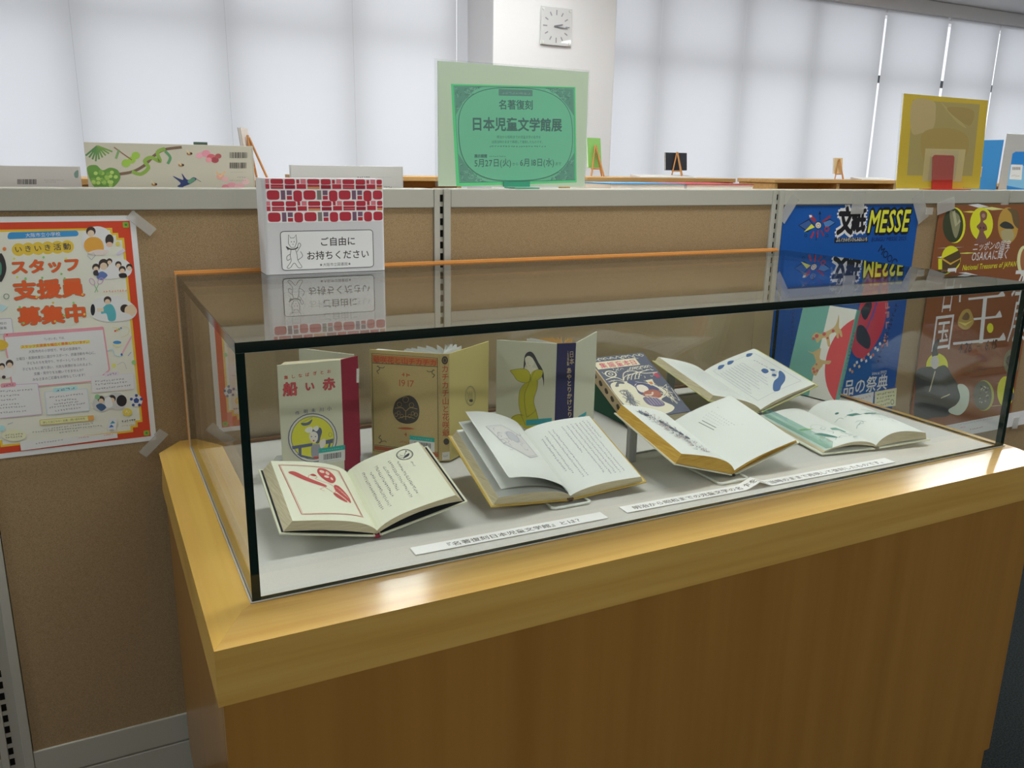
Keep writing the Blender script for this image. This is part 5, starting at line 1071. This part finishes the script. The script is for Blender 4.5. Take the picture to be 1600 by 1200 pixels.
c.text('明治から昭和までの児童文学の名作を', 776, 216, 845, 216.3, dkg, 0, 1.1); c.text('出版当時のままで再現して復刻したものです。', 768, 223.5, 850, 223.8, dkg, 0, 1.1); c.dashes(764, 228.5, 853, 228.8, .0034, dkg, 22, .8, 8)
c.text('展示期間', 741, 246, 761, 246, dkg, .04); c.dashes(764, 244.5, 790, 244.5, .003, dkg, 9, .7, 3)
c.text('5月27日(火)', 741, 260, 799, 259, dkg, .012, 1.1); c.text('から', 800, 258.5, 810, 258.3, dkg, 0); c.text('6月18日(水)', 812, 259, 866, 258.5, dkg, .012, 1.1); c.text('まで', 867, 258, 877, 258, dkg, 0)
c.build(gs, 'printed_card', 'lettering')
xm = ony(805, 290, YS).x
boxpart('holder_clip', gs, (xm - .030, YS - .006, zs + .0005), (xm + .034, YS + .0005, zs + .012), mat('green_plastic', rgb(70, 164, 132), .4, .4))
boxpart('holder_foot', gs, (xm - .012, YS - .022, TOP + .0004), (xm + .05, YS + .03, TOP + .003), MATS['green_plastic'])

# yellow sign seen from behind
ys = .730; P4 = [ony(u, v, ys) for u, v in ((1400, 297), (1530, 298), (1544, 157), (1413, 146))]
ysn = thing('yellow_sign', 'translucent yellow sign seen from behind on the partition top', 'sign', ((P4[0].x + P4[1].x) / 2, ys, TOP))
def flat(n, pts, y, th, m): MB().prism([(p.x, max(p.z, TOP + .0028)) for p in pts], 0, th, m, frame((0, y, 0), (1, 0, 0), (0, 0, 1), (0, 1, 0))).build(n, ysn)
flat('yellow_card', P4, ys, .002, mat('yellow_card', rgb(206, 178, 62), .5, .3)); e_ = [p + Vector((-.006, 0, 0)) for p in P4]; flat('clear_sheet', e_, ys + .0025, .0015, M['acrylic'])
c = pcanvas((P4[0].x, ys, TOP), (1, 0, 0), (0, 0, 1), 1.35)
c.poly([(1426, 156), (1531, 163), (1519, 275), (1417, 274)], (150, 136, 86)); c.blob([(1426, 158), (1458, 158), (1462, 175), (1458, 200), (1440, 208), (1424, 206)], (166, 148, 104)); c.blob([(1470, 160), (1490, 178), (1510, 200), (1494, 190)], (160, 146, 96)); c.blob([(1440, 210), (1480, 200), (1512, 214), (1504, 250), (1450, 262)], (150, 130, 74)); c.blob([(1480, 168), (1520, 172), (1516, 196), (1496, 186)], (146, 126, 74))
c.poly([(1446, 232), (1509, 233.5), (1502, 284), (1441, 283)], (172, 158, 112)); c.dashes(1504, 293, 1517, 293, .004, (150, 130, 50), 4, .8, 1)
c.build(ysn, 'reverse_side', 'lettering')
rp = [(1456, 300), (1487, 300), (1492, 243), (1459, 242)]
q4 = [ony(u, v, ys - .004) for u, v in rp]; m_ = mat('red_plastic', rgb(190, 62, 48), .4, .4)
MB().prism([(q4[0].x, TOP + .0025), (q4[1].x, TOP + .0025), (q4[2].x, q4[2].z - .006), (q4[2].x - .006, q4[2].z), (q4[3].x + .006, q4[3].z), (q4[3].x, q4[3].z - .006)], 0, .003, m_, frame((0, ys - .004, 0), (1, 0, 0), (0, 0, 1), (0, 1, 0))).build('bookend_plate', ysn); boxpart('bookend_foot', ysn, (q4[0].x, ys - .03, TOP + .0004), (q4[1].x + .05, ys + .028, TOP + .0024), m_)
tape(ysn, 1474, 258, .02, .12, .085, y=ys - .0056, m=clear('thin_film', (.98, .98, .98, 1), 1.2, rgb(220, 215, 205), .06))
# blue and grey file box at the right edge
fy = .800; a, b = ony(1556, 299, fy), ony(1565, 206, fy); fx0 = ony(1558, 290, fy).x; fz = ony(1566, 208, fy).z
fb = thing('file_box', 'grey and blue plastic file box at the right end of the partition top', 'file box', (fx0 + .06, fy, .4685))
blu = mat('blue_plastic', rgb(50, 136, 206), .4, .4); fx1 = fx0 + .115
boxpart('front_plate', fb, (fx0 + .010, fy, .469), (fx1, fy + .003, fz), mat('grey_plastic', rgb(196, 194, 190), .4, .4), bevel=.004); boxpart('side_plate', fb, (fx0, fy + .0035, .469), (fx0 + .003, fy + .20, fz - .02), blu); boxpart('back_plate', fb, (fx0 + .004, fy + .20, .469), (fx1, fy + .203, fz - .01), blu); boxpart('floor_plate', fb, (fx0 + .004, fy + .0035, .469), (fx1, fy + .1995, .472), blu)
c = pcanvas((fx0, fy, .469), (1, 0, 0), (0, 0, 1), 1.3); c.poly([(1573, 299), (1582, 240), (1587, 237), (1606, 237), (1606, 299)], (40, 124, 196)); c.poly([(1578, 258), (1606, 259), (1606, 298), (1573, 293)], (120, 176, 220)); c.poly([(1573, 290), (1606, 296), (1606, 302), (1573, 302)], (40, 124, 196)); c.poly([(1580, 257), (1598, 257.5), (1596, 281), (1577, 280)], (214, 216, 214))
for i in range(8): c.rect(1582 + i * 1.6, 261, 1582.8 + i * 1.6, 265.5, (70, 70, 74))
c.dashes(1580, 274, 1593, 275, .006, (150, 150, 150), 6, .7, 4); c.build(fb, 'printed_label', 'lettering')

# ================================================================== THINGS BEHIND THE PARTITION
# three picture books on the ledge, backs to the viewer
def ledge_book(u0, u1, vt, y, label, cover, zb=.2705, th=.012):
    x0, x1 = ony(u0, vt, y).x, ony(u1, vt, y).x; zt = ony((u0 + u1) / 2, vt, y).z
    t = thing('picture_book', label, 'book', ((x0 + x1) / 2, y, zb), 'picture books on the ledge')
    boxpart('cover', t, (x0, y, zb), (x1, y + .0025, zt), cover, bevel=.0006); boxpart('page_block', t, (x0 + .003, y + .0027, zb + .003), (x1 - .003, y + th, zt - .003), M['paper_white']); boxpart('cover', t, (x0, y + th + .0002, zb), (x1, y + th + .0027, zt), cover, bevel=.0006); boxpart('spine', t, (x1 + .0002, y, zb), (x1 + .0022, y + th + .0027, zt), cover)
    return t, pcanvas((x0, y, zb), (1, 0, 0), (0, 0, 1), 1.5)
def barcode(c, x0, y0, x1, y1, seed):
    r = random.Random(seed); x = x0
    while x < x1: wv = r.choice((.6, 1, 1.6)); c.rect(x, y0, min(x1, x + wv), y1, (66, 62, 60)); x += wv + r.choice((.7, 1.2))
pale = mat('pale_cover', rgb(206, 200, 194), .45, .35)
t, c = ledge_book(-70, 122.5, 259, .79, 'grey backed picture book with barcodes at the left edge', pale)
barcode(c, 27, 280, 57, 288, 1); barcode(c, 28, 296, 60, 304, 2); c.dashes(69, 281.5, 100, 281.5, .0016, (110, 106, 104), 11, .7, 1); c.dashes(70, 284.5, 88, 284.5, .0014, (110, 106, 104), 6, .7, 2); c.dashes(70, 297, 105, 297.5, .002, (80, 76, 76), 9, .7, 3); c.blob([(116, 270), (122, 266), (122, 277), (117, 277)], (110, 130, 120)); c.build(t, 'cover_print', 'lettering')
t, c = ledge_book(131, 393, 225, .80, 'picture book back with a hummingbird, a snake on a branch and pink flowers', mat('cream_cover', rgb(214, 208, 190), .45, .35))
gr = (96, 134, 66)
for i in range(9): c.line([(152, 228), (134 + i * 5.2, 252 - abs(i - 3) * 3)], .003, (82 + i * 4, 120 + i * 3, 76), False)
c.blob([(136, 262), (150, 258), (160, 266), (172, 262), (184, 266), (188, 278), (180, 290), (168, 296), (154, 296), (143, 286)], gr)
rnd = random.Random(3)
for i in range(26): a = rnd.uniform(0, 6.28); r = rnd.uniform(.2, .95); c.ell(162 + 22 * r * math.cos(a), 279 + 13 * r * math.sin(a), 3.4, 3, rnd.choice(((140, 170, 84), (112, 150, 72), (158, 182, 100))), 9)
c.line([(187, 272), (208, 268), (226, 258), (240, 244), (256, 234), (284, 230)], .005, (112, 92, 76), False, True)
c.line([(206, 268), (220, 272), (232, 262), (226, 252), (236, 246), (250, 252), (246, 238), (258, 232)], .0065, (128, 156, 74), False, True); c.line([(258, 236), (266, 246), (262, 256)], .005, (90, 140, 96), False, True)
for (x, y, r) in ((197, 255, 7), (206, 250, 6), (212, 243, 6.5)): c.ell(x, y, r, r * .9, (140, 172, 72))
c.line([(178, 230), (192, 240), (206, 250)], .002, (130, 100, 80), False, True); c.line([(181, 248), (186, 234)], .004, (120, 150, 100))
c.blob([(277, 291), (282, 286), (270, 275), (286, 281), (284, 271), (293, 281), (302, 277), (307, 280), (298, 287), (288, 291), (284, 293)], (52, 62, 104)); c.line([(306, 279), (314, 284)], .0009, (70, 70, 90)); c.blob([(293, 283), (302, 278), (305, 281), (297, 287)], (92, 136, 110))
for (x, y, r, cl) in ((312, 243, 6, (214, 150, 160)), (322, 240, 7, (206, 136, 150)), (330, 246, 7, (190, 100, 108)), (336, 250, 6, (150, 72, 76)), (341, 244, 5, (160, 84, 84)), (326, 250, 5, (206, 140, 146)), (344, 276, 6, (206, 150, 140)), (352, 280, 5, (214, 160, 160)), (362, 292, 9, (206, 140, 150)), (374, 292, 8, (214, 156, 160)), (352, 293, 6, (196, 120, 130)), (384, 284, 6, (218, 170, 168))): c.ell(x, y, r, r * .8, cl, 12)
for (x, y) in ((296, 240), (283, 258), (241, 288)): c.ell(x, y, 4.5, 2.6, (150, 110, 70), 10); c.line([(x - 5, y - 6), (x, y)], .003, (190, 180, 150)); c.ell(x + 3, y, 1.8, 1.8, (60, 50, 44), 8)
c.line([(338, 268), (344, 276), (352, 268)], .004, (206, 170, 130)); barcode(c, 359, 238, 386, 247, 4); barcode(c, 359, 254, 386, 263, 5); c.dashes(360, 269, 385, 269, .0013, (130, 124, 118), 10, .7, 3); c.dashes(370, 277, 384, 277, .002, (110, 104, 100), 4, .7, 3); c.dashes(359, 282, 385, 282, .0016, (140, 120, 116), 9, .7, 5); c.build(t, 'cover_print', 'lettering')
t, c = ledge_book(454, 628, 259, .79, 'plain pale picture book back behind the red patterned box', mat('white_cover', rgb(222, 220, 216), .4, .4)); c.dashes(558, 277, 578, 277, .003, (70, 70, 74), 6, .8, 1); c.dashes(590, 277, 612, 277, .0012, (130, 130, 134), 8, .7, 2); c.dashes(600, 292, 612, 293, .004, (80, 80, 84), 4, .8, 3); c.build(t, 'cover_print', 'lettering')
# flat books on the bookcase top
def flatbook(u0, u1, y, z0, th, label, col):
    x0, x1 = ony(u0, 291, y).x, ony(u1, 291, y).x; t = thing('flat_book', label, 'book', ((x0 + x1) / 2, y, z0)); mm = mat('cover_%d_%d_%d' % col, rgb(*col), .45, .35)
    boxpart('cover', t, (x0, y, z0), (x1, y + .2, z0 + .002), mm); boxpart('page_block', t, (x0 + .002, y + .002, z0 + .0022), (x1 - .002, y + .198, z0 + th - .0022), M['paper_white']); boxpart('cover', t, (x0, y, z0 + th - .002), (x1, y + .2, z0 + th), mm)
flatbook(954, 1071, .80, .4690, .022, 'blue covered book lying flat behind the partition', (60, 140, 190)); flatbook(1073, 1178, .80, .4690, .022, 'red covered book lying flat behind the partition', (186, 60, 76))
pk = ony(1541, 287, .86); t = thing('paper_fan', 'pale pink folded paper standing between the yellow sign and the file box', 'paper', (pk.x, .86, .4685)); q4 = [ony(u, v, .86) for u, v in ((1532, 290), (1545, 290), (1549, 268), (1540, 256), (1534, 262))]
MB().prism([(p.x, max(p.z, .469)) for p in q4], 0, .02, mat('pink_paper', rgb(226, 206, 214), .7, .2), frame((0, .86, 0), (1, 0, 0), (0, 0, 1), (0, 1, 0))).build('folded_sheet', t)
# low bookshelves further back
YSH = 3.0
def shelf(u0, u1, vt, label, y=YSH, bays=2):
    x0, x1 = ony(u0, vt, y).x, ony(u1, vt, y).x; zt = ony((u0 + u1) / 2, vt, y).z
    t = thing('low_bookshelf', label, 'bookshelf', ((x0 + x1) / 2, y + .15, FLOOR), 'low wooden bookshelves beyond the partition')
    boxpart('top_board', t, (x0, y, zt - .022), (x1, y + .34, zt), M['shelf'], bevel=.002); n = bays
    for i in range(n + 1): xx = x0 + .01 + (x1 - x0 - .045) * i / n; boxpart('upright', t, (xx, y + .01, FLOOR + .0005), (xx + .025, y + .33, zt - .0225), M['shelf'])
    boxpart('back_panel', t, (x0 + .012, y + .16, FLOOR + .0005), (x1 - .012, y + .172, zt - .0225), M['shelf']); 
    for zz in (zt - .40, zt - .80): boxpart('shelf_board', t, (x0 + .036, y + .012, zz - .02), (x1 - .036, y + .155, zz), M['shelf'])
    return t, x0, x1, zt
s1 = shelf(470, 725, 275.5, 'low wooden bookshelf beyond the partition, left of the green sign')
s2 = shelf(918, 1150, 278, 'low wooden bookshelf beyond the partition, right of the green sign')
s3 = shelf(1211, 1405, 281, 'low wooden bookshelf beyond the partition, left of the yellow sign')
s4 = shelf(1500, 1680, 287, 'low wooden bookshelf beyond the partition, behind the file box')
s5 = shelf(120, 430, 280, 'low wooden bookshelf beyond the partition, behind the hummingbird book', 2.4)
# books in the shelves, just under the top boards
def row(s, y, x0, x1, label, seed):
    t, a, b, zt = s; r = random.Random(seed); x = x0; i = 0
    while x < x1:
        wv = r.uniform(.012, .03); h = r.uniform(.24, .33); cl = r.choice(((120, 60, 56), (206, 196, 170), (70, 84, 110), (180, 150, 90), (60, 60, 64), (150, 170, 150), (214, 214, 210)))
        o = thing('shelved_book', label % (i + 1), 'book', (x + wv / 2, y, zt - .40), 'books in the low shelves'); mm = mat('cover_%d_%d_%d' % cl, rgb(*cl), .5, .3)
        boxpart('cover', o, (x, y, zt - .3995), (x + wv - .001, y + .12, zt - .40 + h), mm); x += wv; i += 1
# sloped display boards on the shelves
def slope(u0, u1, v0, v1, y, label):
    a, b = ony(u0, v1, y), ony(u1, v1, y); zt = ony((u0 + u1) / 2, v0, y).z; z0 = [s for s in (s2, s3) if s[1] - .01 < a.x < s[2]][0][3] + .0004
    t = thing('display_board', label, 'display board', ((a.x + b.x) / 2, y, z0)); MB().prism([(0, z0), (.10, z0), (.10, z0 + .016), (.0, z0 + .003)], a.x, b.x, mat('pale_board', rgb(206, 204, 200), .6, .3), frame((0, y, 0), (0, 1, 0), (0, 0, 1), (1, 0, 0))).build('board', t)
slope(1000, 1088, 281, 290, YSH + .03, 'pale sloping display board on the shelf beside the black easel book')
slope(1346, 1398, 282, 292, YSH + .03, 'pale sloping display board on the shelf beside the small easel')
# small easels carrying books, seen from behind or the side
WD = mat('easel_wood', rgb(196, 140, 84), .5, .3)
def easel(s, u, v_top, y, label, book_label, bc, bw, bh, hgt, rot=0.0, zbase=None):
    z0 = (s[3] + .0004) if zbase is None else zbase; p = ony(u, v_top, y); x = p.x; R = Matrix.Rotation(rot, 3, 'Z')
    def Q(a, b, c): return Vector((x, y, z0)) + R @ Vector((a, b, c))
    t = thing('mini_easel', label, 'easel', (x, y, z0), 'small wooden easels'); r = hgt * .028
    MB().tube([Q(-hgt * .28, 0, r), Q(0, hgt * .10, hgt)], r, WD, 6).build('leg', t); MB().tube([Q(hgt * .28, 0, r), Q(.004, hgt * .10, hgt)], r, WD, 6).build('leg', t); MB().tube([Q(0, -hgt * .30, r), Q(0, hgt * .07, hgt * .95)], r, WD, 6).build('rear_leg', t); MB().tube([Q(-hgt * .24, hgt * .04, hgt * .26), Q(hgt * .24, hgt * .04, hgt * .26)], r, WD, 6).build('ledge_bar', t)
    b = thing('easel_book', book_label, 'book', tuple(Q(0, hgt * .12, hgt * .3)), 'books on the small easels'); fr = frame(Q(0, hgt * .115, hgt * .26 + r), R @ Vector((1, 0, 0)), R @ Vector((0, -.10, 1)).normalized() * 1.0, R @ Vector((0, 1, .10)).normalized())
    fr = frame(Q(0, hgt * .075, hgt * .26 + r * 1.2), R @ Vector((1, 0, 0)), R @ Vector((0, .11, .994)), R @ Vector((0, .994, -.11)))
    mm = mat('cover_%d_%d_%d' % bc, rgb(*bc), .45, .35); MB().box((-bw / 2, 0, 0), (bw / 2, bh, .002), mm, fr).build('cover', b); MB().box((-bw / 2 + .002, .002, .0021), (bw / 2 - .001, bh - .002, .0099), M['paper_white'], fr).build('page_block', b); MB().box((-bw / 2, 0, .01), (bw / 2, bh, .012), mm, fr).build('cover', b)
easel(s2, 1060, 243, YSH + .12, 'small wooden easel holding the black book', 'black book on a small easel right of the pillar', (44, 46, 54), .155, .10, .145)
easel(s3, 1314, 250, YSH + .12, 'smallest wooden easel left of the yellow sign', 'cream book on the smallest easel left of the yellow sign', (214, 190, 140), .075, .10, .13)
easel(s2, 934, 232, YSH + .10, 'small wooden easel beside the green sign holding a lime green book', 'lime green book on an easel beside the green sign', (150, 214, 110), .12, .16, .17, .35)
easel(s5, 393, 203, 2.52, 'tall wooden easel behind the hummingbird book, seen from its side', 'pale book on the tall easel behind the hummingbird book', (200, 190, 180), .13, .145, .165, 1.2)
easel(s5, 314, 217, 2.55, 'wooden easel whose tip peeps over the hummingbird book', 'dark green book peeping over the hummingbird book', (70, 96, 80), .05, .10, .125)
